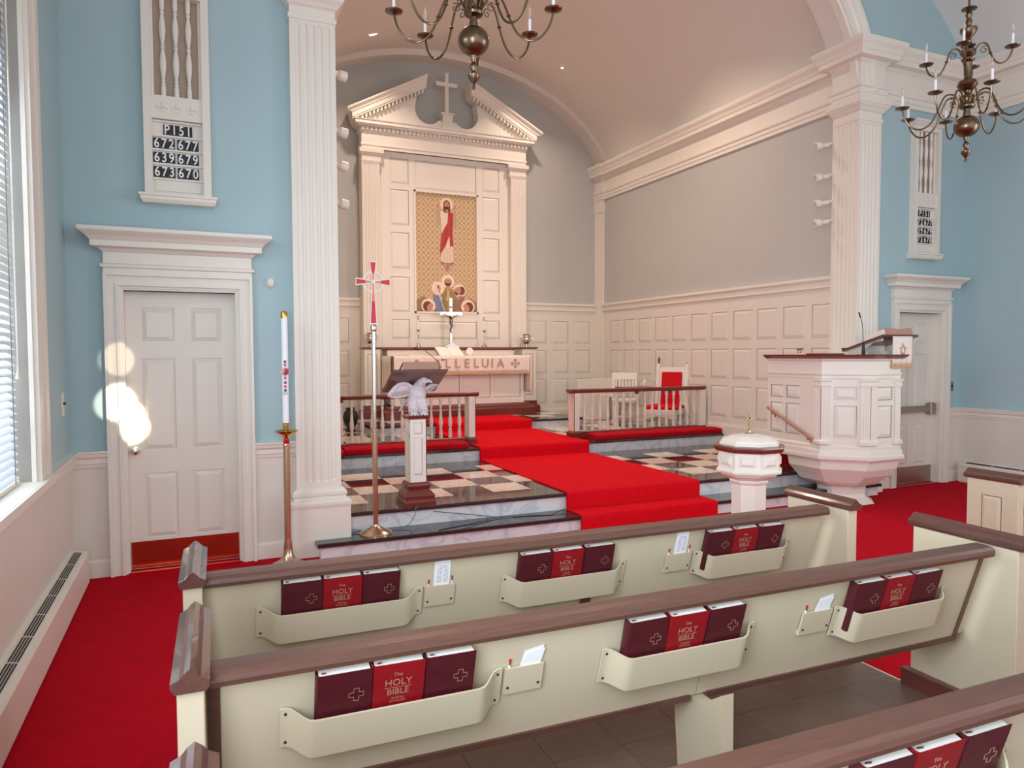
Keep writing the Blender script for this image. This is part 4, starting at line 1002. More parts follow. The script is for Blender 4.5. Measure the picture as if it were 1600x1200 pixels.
# recessed downlights in the vault
for x, y, lab in ((3.43, 5.03, 'round recessed ceiling light in the vault left of the chandelier'), (6.62, 4.80, 'round recessed ceiling light in the vault right of the chandelier')):
    dx = x-XC; z = ell(dx, 3.35, 2.14, 4.625); sl = math.atan(-2.14*dx/(3.35**2*math.sqrt(1-(dx/3.35)**2)))
    root = thing('ceiling_light', (x, y, z), lab, 'ceiling light', 'recessed vault lights')
    TT = Matrix.Translation((x, y, z)) @ Matrix.Rotation(-sl, 4, 'Y') @ Matrix.Rotation(PI, 4, 'X')
    MB(TT).lathe([(.10,0),(.10,.012),(.085,.016),(.075,.006),(.075,.0),(.10,0)], n=24).build('trim_ring', white, root)
    em = MATS.get('lamp_glow')
    if em is None:
        em = mat('lamp_glow', (255, 235, 210), .5); b = em.node_tree.nodes['Principled BSDF']; b.inputs['Emission Color'].default_value = (1, .85, .68, 1); b.inputs['Emission Strength'].default_value = 6
    MB(TT).lathe([(.001,.003),(.074,.003),(.074,.006),(.001,.006)], n=24).build('baffle', copper, root)
    MB(TT).prism([(.07*math.cos(a), .07*math.sin(a)) for a in [math.radians(200+14*q) for q in range(11)]], .006, .010, 'z').build('lamp_face', em, root)

# ---------------------------------------------------------------- pulpit
def octo(cx, cy, ap): 
    R = ap/math.cos(PI/8); return [(cx+R*math.cos(PI/8+k*PI/4), cy+R*math.sin(PI/8+k*PI/4)) for k in range(8)]
pu = thing('pulpit', (7.45, -.2, 0), 'large white panelled octagonal pulpit with mahogany rim right of the baptismal font', 'pulpit')
PC = (7.49, -.19)
B_, C_, D_ = (6.955, -.40), (7.285, -.72), (7.715, -.72)
E_ = (8.03, -.40); A_ = (6.955, .38)
pp = [A_, B_, C_, D_, E_, (8.03, -.10)]
def off(d): return pp
body = MB(); poly = pp+[(7.83,-.10),(7.83,.38)]
body.prism(poly, .64, 1.46, 'z'); body.build('body', white, pu)
MB().sweep(pp, [(-.05,.50),(.055,.50),(.065,.515),(.065,.545),(.05,.56),(.045,.60),(.03,.615),(.03,.645),(.015,.66),(.006,.68),(-.05,.68)], side=-1).prism(poly, .50, .66, 'z').build('base_moulding', white, pu)
MB().sweep(pp, [(-.05,1.36),(.012,1.36),(.018,1.375),(.018,1.40),(.03,1.41),(.03,1.425),(.016,1.43),(.016,1.55),(.03,1.56),(.05,1.58),(-.05,1.58)], side=-1).prism(poly, 1.40, 1.58, 'z').build('entablature', white, pu)
MB().sweep(pp, [(-.12,1.578),(.04,1.578),(.06,1.59),(.085,1.605),(.09,1.622),(-.12,1.622)], side=-1).build('rim', maho, pu)
# bowl and foot
def ring(ap, cy): return octo(PC[0], cy, ap)
bw = MB(); rings = [(.50, .565, -.185), (.47, .555, -.185), (.40, .535, -.19), (.32, .48, -.20), (.25, .40, -.215), (.215, .35, -.225), (.215, .31, -.235), (.20, .30, -.235), (.20, .25, -.24), (.10, .235, -.24), (.06, .25, -.24), (.03, .29, -.24), (.0, .33, -.24)]
vs = []; fs = []
for z, ap, cy in rings: vs += [(x-(.06 if z < .3 else .02 if z < .45 else 0), y, z) for x, y in ring(ap, cy)]
for i in range(len(rings)-1):
    for k in range(8): j = (k+1) % 8; fs.append((i*8+k, i*8+j, (i+1)*8+j, (i+1)*8+k))
bw.add(vs, fs); bw.build('bowl', white, pu)
def face(P, Q, openings, pil=True):
    d = Vector((Q[0]-P[0], Q[1]-P[1])); L = d.length; d.normalize(); TT = T(P[0], P[1], 0, d.x, d.y)
    holes = [(a*L, b*L, c, e) for a, b, c, e in openings]
    MB(TT).frame(.0, L, .66, 1.37, holes, -.012, 0).build('face_frame', white, pu)
    for h in holes: MB(TT).raised(h[0], h[1], h[2], h[3], 0, .012, .035, .005).build('panel', white, pu)
face(A_, B_, [(.06,.30,1.14,1.28),(.36,.62,1.14,1.28),(.06,.30,.74,1.08),(.36,.62,.74,1.08)])
face(B_, C_, [(.26,.74,1.14,1.28),(.26,.74,.74,1.08)])
face(C_, D_, [(.24,.76,1.14,1.28),(.24,.76,.74,1.08)])
face(D_, E_, [(.24,.76,1.14,1.28),(.24,.76,.74,1.08)])
for (V, P, Q) in ((B_, A_, C_), (C_, B_, D_), (D_, C_, E_)):
    for s, W in ((-1, P), (1, Q)):
        d = (Vector(W)-Vector(V)).normalized(); e = Vector(V)+d*.085
        a, b = (e, Vector(V)) if s < 0 else (Vector(V), e)
        dd = (b-a).normalized(); TT = T(a.x, a.y, 0, dd.x, dd.y); Lx = (b-a).length
        q = MB(TT); fluted(q, -.006 if s > 0 else 0, Lx+(.006 if s < 0 else 0), -.026, .72, 1.29, 3, fz0=.75, fz1=1.27, depth=.006); q.box(0, Lx, -.022, 0, .72, 1.29); q.build('corner_pilaster', white, pu)
    v = Vector(V); p1 = v+(Vector(P)-v).normalized()*.09; p2 = v+(Vector(Q)-v).normalized()*.09
    pa = [tuple(p1), tuple(v), tuple(p2)]
    MB().sweep(pa, [(0,1.28),(.03,1.28),(.034,1.30),(.03,1.31),(.03,1.335),(.042,1.34),(.045,1.365),(0,1.365)], side=-1).build('pilaster_capital', white, pu)
    MB().sweep(pa, [(0,.67),(.045,.67),(.045,.70),(.034,.71),(.03,.725),(0,.725)], side=-1).build('pilaster_base', white, pu)
# handrail
hr = thing('handrail', (6.9, 0, .9), 'slanting wooden handrail bracketed to the left face of the pulpit', 'handrail')
P0, P1 = Vector((6.87, .30, 1.02)), Vector((6.87, -.36, .72))
MB().tube([tuple(P0), tuple(P0+(P1-P0)*.5), tuple(P1)], .019, 10).build('rail', MATS['satin_brass'] if False else tan, hr)
for t in (.1, .9):
    p = P0+(P1-P0)*t; MB().tube([tuple(p), (p.x, p.y, p.z-.04), (6.94, p.y, p.z-.06)], .008, 8).build('bracket', brass, hr)
    MB().cbox(6.925, 6.945, p.y-.018, p.y+.018, p.z-.085, p.z-.03, .003).build('wall_plate', brass, hr)
# carpeted steps beside the pulpit
ps = MB().cbox(6.96, 7.8, .52, 1.0, Z2, .52, .01); tag(ps.build('pulpit_step', runner), 'red carpeted step behind the pulpit', 'step')
# desk on pulpit
dsk = thing('pulpit_desk', (7.5, -.45, 1.622), 'sloping mahogany reading desk on white bracket on top of the pulpit', 'desk')
TD = Matrix.Translation((7.465, -.71, 1.815)) @ Matrix.Rotation(math.radians(-17), 4, 'X')
MB(TD).cbox(-.02, .52, -.03, .52, -.012, .012, .004).build('desk_board', dmaho, dsk)
MB(TD).cbox(-.02, .52, .50, .52, .012, .03, .003).build('book_ledge', dmaho, dsk)
for xb_ in (7.50, 7.90): MB().prism([(-.68,1.79),(-.24,1.66),(-.24,1.64),(-.45,1.655),(-.50,1.70),(-.56,1.75),(-.68,1.77)], xb_, xb_+.02, 'x').build('side_bracket', white, dsk)
MB().cbox(7.51, 7.91, -.42, -.24, 1.622, 1.665, .004).build('pedestal', white, dsk)
MB().cbox(7.57, 7.85, -.44, -.36, 1.622, 1.72, .004).build('post', white, dsk)
bb_ = thing('pulpit_bible', (7.9, -.60, 1.83), 'thick tan book lying open on the pulpit desk', 'book')
TD2 = TD
MB(TD2).prism([(.07,.013),(.45,.013),(.45,.085),(.27,.070),(.25,.070),(.07,.085)], 0, .25, 'y').build('pages', page, bb_)
MB(TD2).prism([(.06,.012),(.46,.012),(.46,.095),(.44,.095),(.27,.078),(.25,.078),(.08,.095),(.06,.095)], -.012, -.0005, 'y').box(.055, .465, -.012, .25, .0125, .0135).build('cover', tan, bb_)
an = thing('pulpit_antependium', (7.88, -.76, 1.50), 'white cloth with gold embroidery and fringe hanging from the pulpit desk', 'cloth')
drape(7.565, 7.865, -.755, 1.515, 1.815, 24, .006, cloth, 'cloth', an); drape(7.56, 7.87, -.757, 1.475, 1.517, 40, .008, fringe, 'fringe', an)
em_ = MB()
for k in range(5):
    a = 2*PI*k/5; em_.tube([(7.715+.02*math.cos(a), -.766, 1.67+.03*math.sin(a)), (7.715+.055*math.cos(a+.4), -.766, 1.67+.075*math.sin(a+.4))], .004, 6)
em_.tube([(7.715+.03*math.cos(t*PI/6), -.766, 1.67+.045*math.sin(t*PI/6)) for t in range(13)], .004, 6)
em_.build('embroidery', fringe, an)
mi = thing('gooseneck_microphone', (7.30, -.42, 1.622), 'black gooseneck microphone on the pulpit rim', 'microphone')
mx, my = 7.44, -.50
MB().lathe([(.016,0),(.018,.01),(.014,.09),(.006,.12),(.001,.121)], (mx,my,1.622), 12).build('base', blackp, mi)
MB().tube([(mx,my,1.73),(mx-.01,my,1.86),(mx-.02,my,1.95),(mx-.05,my,2.02)], .0035, 6).build('neck', blackp, mi)
MB().tube([(mx-.05,my,2.02),(mx-.075,my,2.075)], [.007,.008], 8).build('capsule', blackp, mi)
fo = MB().cbox(7.08, 7.36, -.33, -.05, 1.622, 1.636, .003); tag(fo.build('black_folder', dmaho), 'thin dark folder lying on the pulpit rim', 'folder')
ot = thing('wall_box', (8.0, .62, 1.66), 'small steel control box on the panelling behind the pulpit rim', 'box')
MB(TRW).cbox(.86, .97, -.02, 0, 1.60, 1.70, .003).build('plate', steel, ot); MB(TRW).box(.89, .905, -.024, -.02, 1.64, 1.66).box(.93, .945, -.024, -.02, 1.64, 1.66).build('button', blackp, ot)

# ---------------------------------------------------------------- baptismal font
fx, fy = 4.905, -1.57
fn = thing('baptismal_font', (fx, fy, 0), 'white octagonal baptismal font with mahogany rim and low white lid', 'font')
def octl(prof, m, name, par, rot=PI/8):
    q = MB(); q.lathe([(r*.84/math.cos(PI/8), z) for r, z in prof], (fx, fy, 0), 8, False, rot); return q.build(name, m, par)
octl([(.22,0),(.22,.08),(.20,.11),(.165,.13),(.155,.14),(.155,.60),(.17,.615),(.175,.63),(.17,.64)], white, 'column', fn)
octl([(.17,.635),(.20,.655),(.245,.675),(.255,.69),(.255,.695),(.29,.70),(.295,.715),(.28,.73),(.27,.735),(.27,.865),(.26,.87)], white, 'bowl', fn)
octl([(.26,.865),(.295,.868),(.31,.885),(.315,.90),(.31,.912),(.27,.916),(.20,.916)], maho, 'rim', fn)
Rr = .27*.84
for k in range(8):
    a = k*PI/4; n = Vector((math.cos(a), math.sin(a))); t = Vector((-n.y, n.x)); hw = .27*.84*math.tan(PI/8)
    p = Vector((fx, fy))+n*(Rr+.0005)-t*hw*1.0
    TT = Matrix(((t.x, -n.x, 0, p.x), (t.y, -n.y, 0, p.y), (0, 0, 1, 0), (0, 0, 0, 1)))
    MB(TT).raised(.03, 2*hw-.03, .755, .845, 0, .014, .022, .003).build('panel', white, fn)
ld = thing('font_lid', (fx, fy, .916), 'low white octagonal lid with small brass cross on the font', 'lid')
octl([(.265,.917),(.265,.935),(.25,.94),(.25,.953),(.235,.96),(.16,.985),(.08,.997),(.001,1.0)], white, 'lid', ld)
cc = MB(); cc.lathe([(.035,1.0),(.035,1.004),(.015,1.01),(.012,1.02),(.001,1.021)], (fx,fy,0), 12); cc.tube([(fx+.026*math.cos(t*PI/8), fy, 1.035+.026*math.sin(t*PI/8)) for t in range(17)], .0045, 6)
cc.box(fx-.007, fx+.007, fy-.004, fy+.004, 1.01, 1.165).box(fx-.038, fx+.038, fy-.004, fy+.004, 1.118, 1.131); cc.build('cross_finial', brass, ld)

# ---------------------------------------------------------------- eagle lectern
LX, LY = 2.64, .17
le = thing('eagle_lectern', (LX, LY, Z2), 'lectern of a carved pale eagle on a white square column with mahogany base', 'lectern')
bs = [(x, y) for x, y in ((LX-.145, LY-.145), (LX+.145, LY-.145), (LX+.145, LY+.145), (LX-.145, LY+.145))]
q = MB(); 
vs = []; fs = []
rg = [(.142,Z2),(.142,.335),(.132,.355),(.132,.375),(.137,.385),(.122,.41),(.10,.435),(.088,.445),(.10,.455),(.105,.475),(.098,.495),(.088,.505)]
for r, z in rg: vs += [(LX-r,LY-r,z),(LX+r,LY-r,z),(LX+r,LY+r,z),(LX-r,LY+r,z)]
for i in range(len(rg)-1):
    for k in range(4): j = (k+1) % 4; fs.append((i*4+k, i*4+j, (i+1)*4+j, (i+1)*4+k))
fs += [(0,1,2,3), tuple(len(vs)-4+k for k in range(4))]; q.add(vs, fs); q.build('base', maho, le)
hw = .078
MB().box(LX-hw+.006, LX+hw-.006, LY-hw+.006, LY+hw-.006, .50, 1.06).build('column_core', white, le)
for k in range(4):
    a = k*PI/2; n = Vector((math.cos(a), math.sin(a))); t = Vector((-n.y, n.x)); p = Vector((LX, LY))+n*hw-t*hw
    TT = Matrix(((t.x, -n.x, 0, p.x), (t.y, -n.y, 0, p.y), (0,0,1,0), (0,0,0,1)))
    hh = [(.038, 2*hw-.038, .57, .90), (.038, 2*hw-.038, .935, 1.035)]
    MB(TT).frame(0, 2*hw, .50, 1.065, hh, 0, .006).build('column_face', white, le)
    for h in hh: MB(TT).raised(h[0], h[1], h[2], h[3], .006, .004, .008, .002).build('panel', white, le)
MB().sweep([(LX-hw, LY-hw), (LX+hw, LY-hw), (LX+hw, LY+hw), (LX-hw, LY+hw)], [(-.09,1.065),(.0,1.065),(.015,1.075),(.02,1.09),(.015,1.10),(-.09,1.10)], closed=True, side=-1).build('column_top', maho, le)
# eagle: one continuous remeshed body
e = MB()
def E(x, y, z): return (LX+x, LY+y, z)
e.tube([E(-.01,.07,1.16), E(-.005,.05,1.20), E(.01,.02,1.25), E(.022,.0,1.30), E(.028,-.015,1.34), E(.035,-.045,1.375), E(.042,-.080,1.402), E(.055,-.098,1.412), E(.076,-.108,1.409)], [.03,.06,.082,.080,.064,.048,.040,.037,.024], 20)
e.tube([E(.071,-.108,1.409), E(.098,-.115,1.407), E(.116,-.119,1.396), E(.121,-.120,1.381)], [.021,.015,.009,.003], 10)
for s, hx in ((-1, -.035), (1, .055)):
    e.tube([E(hx*.8,.0,1.25), E(hx,-.03,1.21), E(hx,-.045,1.175), E(hx,-.045,1.14), E(hx,-.045,1.11)], [.04,.050,.046,.042,.034], 14)
    for a in (-.7, 0, .7): e.tube([E(hx,-.05,1.115), E(hx+.03*math.sin(a),-.05-.045*math.cos(a),1.118), E(hx+.05*math.sin(a),-.05-.07*math.cos(a),1.102)], [.015,.014,.006], 8)
e.tube([E(-.05,.06,1.24), E(-.085,.08,1.19), E(-.12,.09,1.13)], [.035,.032,.016], 10, flat=.5)
def wingp(pts, y0, y1, ridge):
    P = [((u-550)*.00069, 1.425-(v-450)*.00067) for u, v in pts]
    e.prism([(LX+x, z) for x, z in P], LY+y0, LY+y1, 'y')
    e.tube([E((u-550)*.00069, (y0+y1)/2-.004, 1.425-(v-450)*.00067) for u, v in ridge], [.020]*(len(ridge)-1)+[.010], 10)
wingp([(500,590),(440,520),(380,502),(320,520),(270,562),(220,622),(172,672),(215,695),(270,705),(330,700),(400,692),(490,660)], -.035, -.012, [(520,580),(440,525),(380,508),(320,525),(270,568),(220,626),(182,670)])
wingp([(680,600),(760,548),(830,510),(892,512),(875,545),(800,605),(700,655)], .02, .042, [(670,605),(760,552),(830,516),(885,516)])
eo = e.build('eagle', eaglem, le, label='carved pale eagle with spread wings')
rm = eo.modifiers.new('r', 'REMESH'); rm.mode = 'VOXEL'; rm.voxel_size = .0042; rm.use_smooth_shade = True
sm = eo.modifiers.new('s', 'SMOOTH'); sm.iterations = 1; sm.factor = .5
# feathers
rows = []
for k in range(8):
    t = k/7; u0, v0 = 470-220*t, 575+45*t; u1, v1 = 440-240*t, 680+5*t
    X0, ZZ0, X1, ZZ1 = (u0-550)*.00069, 1.425-(v0-450)*.00067, (u1-550)*.00069, 1.425-(v1-450)*.00067
    MB().tube([E(X0,-.034,ZZ0), E((X0+X1)/2,-.042,(ZZ0+ZZ1)/2), E(X1,-.034,ZZ1)], [.007,.011,.004], 8, flat=.5).build('wing_feather', eagw, le, label='tan wing feather')
for k in range(6):
    t = k/5; u0, v0 = 705+145*t, 600-60*t; u1, v1 = 695+140*t, 648-80*t
    X0, ZZ0, X1, ZZ1 = (u0-550)*.00069, 1.425-(v0-450)*.00067, (u1-550)*.00069, 1.425-(v1-450)*.00067
    MB().tube([E(X0,.019,ZZ0), E((X0+X1)/2,.012,(ZZ0+ZZ1)/2), E(X1,.019,ZZ1)], [.006,.010,.004], 8, flat=.5).build('wing_feather', eagw, le, label='tan wing feather')
for hx in (-.035, .055):
    for k in range(5):
        a = -1.1+.55*k; MB().tube([E(hx+.034*math.sin(a),-.045-.034*math.cos(a),1.18), E(hx+.042*math.sin(a),-.045-.042*math.cos(a),1.145), E(hx+.044*math.sin(a),-.045-.044*math.cos(a),1.105)], [.010,.012,.004], 8, flat=.5).build('leg_feather', eaglem, le)
MB().tube([E(.064,-.133,1.420), E(.065,-.142,1.421)], [.005,.003], 8).build('eye', blackp, le)
# desk board: tilted, high edge at the front
TD = Matrix.Translation((LX-.01, LY-.13, 1.445)) @ Matrix.Rotation(math.radians(-27), 4, 'X')
MB(TD).add([(-.24,-.10,0),(.24,-.10,0),(.25,-.105,.012),(-.25,-.105,.012),(-.24,.32,0),(.24,.32,0),(.25,.325,.012),(-.25,.325,.012),(-.25,-.105,.022),(.25,-.105,.022),(.25,.325,.022),(-.25,.325,.022)],
           [(0,4,5,1),(0,1,2,3),(1,5,6,2),(5,4,7,6),(4,0,3,7),(3,2,9,8),(2,6,10,9),(6,7,11,10),(7,3,8,11),(8,9,10,11)]).build('desk_board', dmaho, le)
MB(TD).cbox(-.25, .25, .315, .33, .02, .045, .003).build('book_ledge', dmaho, le)
lb_ = thing('lectern_bible', (LX+.03, LY, 1.47), 'thick brown covered book resting on the eagle lectern', 'book')
MB(TD).cbox(-.13, .17, -.055, .24, .024, .105, .004).build('page_block', page, lb_)
MB(TD).box(-.14, .18, -.07, .25, .106, .112).box(-.14, .18, -.07, .25, .022, .0245).build('cover', bkred, lb_)
MB(TD).box(-.14, .18, -.073, -.068, .022, .112).build('spine', tan, lb_)
m2_ = thing('gooseneck_microphone', (LX+.21, LY+.05, 1.44), 'black gooseneck microphone arching over the book on the eagle lectern', 'microphone')
MB().tube([(LX+.205,LY-.06,1.465),(LX+.205,LY-.06,1.53)], [.014,.010], 10).build('base', blackp, m2_)
MB().tube([(LX+.205,LY-.06,1.53),(LX+.20,LY-.06,1.57),(LX+.16,LY-.03,1.62),(LX+.09,LY+.0,1.68),(LX+.05,LY+.02,1.69)], .003, 6).build('neck', blackp, m2_)
MB().tube([(LX+.05,LY+.02,1.69),(LX+.0,LY+.03,1.695)], [.006,.008], 8).build('capsule', blackp, m2_)
# microphone cables on the steps
for pts, lab in (([(LX-.03,LY-.16,.305),(LX-.05,.005,.302),(LX-.06,-.0,.24),(LX-.12,-.02,.16),(LX-.25,-.06,.139),(LX-.45,-.05,.139),(LX-.62,.02,.16)], 'thin grey cable falling from the eagle lectern base over the step'),
                 ([(2.75,.0,.25),(3.1,-.01,.19),(3.35,-.02,.145),(3.05,-.14,.139),(2.75,-.22,.139),(2.72,-.24,.139)], 'dark cable curling along the lowest marble step'),
                 ([(3.35,-.02,.145),(3.6,-.06,.139),(3.85,-.12,.139),(4.05,-.03,.16)], 'dark cable running to the red runner on the lowest step')):
    tag(MB().tube(pts, .0035, 6).build('cable', MATS['grey_ink'] if 'grey' in lab else blackp), lab, 'cable')

# ---------------------------------------------------------------- processional cross
px, py = 2.205, -.11
pc = thing('processional_cross', (px, py, Z1), 'tall silver-edged red processional cross on a brass stand', 'cross')
MB().lathe([(.138,0),(.138,.008),(.125,.02),(.07,.045),(.028,.065),(.024,.08),(.001,.081)], (px,py,Z1), 32).build('stand_base', brass, pc)
MB().lathe([(.022,.06),(.022,.86),(.028,.865),(.028,.885),(.022,.89)], (px,py,Z1), 16).build('stand_pole', brass, pc)
MB().lathe([(.017,.88),(.017,1.72)], (px,py,Z1), 16).build('staff', silver, pc)
MB().lathe([(.022,1.70),(.026,1.71),(.026,1.745),(.018,1.76)], (px,py,Z1), 16).build('collar', silver, pc)
def flare(cx, cz, dx, dz, L, w0, w1, y0, y1, mb):
    n = (dz, -dx)
    mb.prism([(cx+n[0]*w0, cz+n[1]*w0), (cx+dx*L+n[0]*w1, cz+dz*L+n[1]*w1), (cx+dx*L-n[0]*w1, cz+dz*L-n[1]*w1), (cx-n[0]*w0, cz-n[1]*w0)], y0, y1, 'y')
cz = 2.245; arms = [(0,1,.17),(1,0,.145),(-1,0,.145),(0,-1,.355)]
f = MB()
for dx, dz, L in arms: flare(px, cz, dx, dz, L, .012, .032, py-.008, py+.008, f)
f.build('cross_frame', silver, pc)
for dx, dz, L in arms:
    q = MB(); s0 = .75; flare(px+dx*L*.45, cz+dz*L*.45, dx, dz, L*.51, .013, .023, py-.0095, py+.0095, q); q.build('red_inlay', redgl, pc)
    q = MB(); flare(px+dx*.02, cz+dz*.02, dx, dz, L*.45-.02, .006, .0125, py-.0095, py+.0095, q); q.build('orange_inlay', orgl, pc)
q = MB(); n = 32; vs = []; fs = []
for k in range(n):
    a = 2*PI*k/n
    for r, y in ((.078,-.005),(.090,-.005),(.090,.005),(.078,.005)): vs.append((px+r*math.cos(a), py+y, cz+r*math.sin(a)))
for k in range(n):
    j = (k+1) % n
    for i in range(4): l = (i+1) % 4; fs.append((k*4+i, k*4+l, j*4+l, j*4+i))
q.add(vs, fs); q.build('ring', silver, pc)
q = MB(); q.T = Matrix.Translation((px, py-.012, cz)) @ Matrix.Rotation(PI/2, 4, 'X'); q.lathe([(.001,-.002),(.02,-.002),(.018,.004),(.001,.006)], n=16); q.build('boss', silver, pc)

# ---------------------------------------------------------------- paschal candle
kx, ky = 1.478, -.26
kc = thing('candle_stand', (kx, ky, 0), 'tall brass floor candlestick beside the left pilaster', 'candlestick')
MB().lathe([(.12,0),(.12,.012),(.10,.02),(.06,.045),(.036,.09),(.033,.14),(.028,.20),(.026,.22),(.026,.935),(.030,.94),(.024,.955)], (kx,ky,0), 24).build('stem', brass, kc)
MB().lathe([(.017,.95),(.024,.96),(.024,.985),(.016,.995)], (kx,ky,0), 16).build('red_knop', redgl, kc, label='red enamel knop')
MB().lathe([(.018,.99),(.045,1.02),(.085,1.045),(.09,1.055),(.086,1.057),(.045,1.035),(.02,1.033)], (kx,ky,0), 28).build('drip_pan', pbrass, kc)
MB().lathe([(.026,1.03),(.026,1.115),(.024,1.117)], (kx,ky,0), 20).build('socket', pbrass, kc)
pk = thing('paschal_candle', (kx, ky, 1.117), 'tall white candle with red and blue cross decoration and year 2021', 'candle')
MB().lathe([(.0245,1.09),(.0245,1.94),(.001,1.942)], (kx,ky,0), 20).build('wax', candle, pk)
MB().lathe([(.027,1.925),(.027,1.97),(.02,1.98),(.006,1.985),(.001,1.975)], (kx,ky,0), 20).build('brass_cap', pbrass, pk)
vdir = Vector((.855-kx, -6.03-ky)).normalized(); tdir = Vector((-vdir.y, vdir.x))
def onc(u, z, w, h, m, name, out=.0255, par=pk):
    p = Vector((kx, ky))+vdir*(out-.004); TT = Matrix(((tdir.x, -vdir.x, 0, p.x+tdir.x*u), (tdir.y, -vdir.y, 0, p.y+tdir.y*u), (0,0,1,z), (0,0,0,1)))
    MB(TT).cbox(-w/2, w/2, -.003, .003, -h/2, h/2, .001).build(name, m, par)
for i, (dz, m) in enumerate(((.075,blugl),(.05,redgl),(-.05,redgl),(-.085,blugl),(-.115,redgl),(-.145,blugl))): onc(0, 1.515+dz, .019, .022, m, 'enamel_tile')
pcen = Vector((kx, ky))+vdir*.024; TT = Matrix(((tdir.x, 0, vdir.x, pcen.x), (tdir.y, 0, vdir.y, pcen.y), (0,1,0,1.515), (0,0,0,1)))
MB(TT).lathe([(.001,0),(.03,0),(.028,.005),(.001,.007)], n=20).build('enamel_disc', redgl, pk); MB(TT).lathe([(.001,.006),(.018,.006),(.016,.009),(.001,.010)], n=16).build('blue_centre', blugl, pk)
for u, z in ((-.042,0),(.042,0),(0,.043),(0,-.033),(0,.0)): MB(TT @ Matrix.Translation((u, z, .009))).lathe([(.001,0),(.006,0),(.004,.004),(.001,.005)], n=10).build('pearl_stud', silver, pk)
for u in (-.036, .036): MB(TT).tube([(u*.7,0,.003),(u*1.15,0,.003)], .002, 6).build('pin', silver, pk)
text('2021', .022, MATS['grey_ink'], (pcen.x+vdir.x*.0025, pcen.y+vdir.y*.0025, 1.345), (-tdir.x*-1, -tdir.y*-1, 0), (0,0,1), 'year_numerals', pk, .0003, .0)

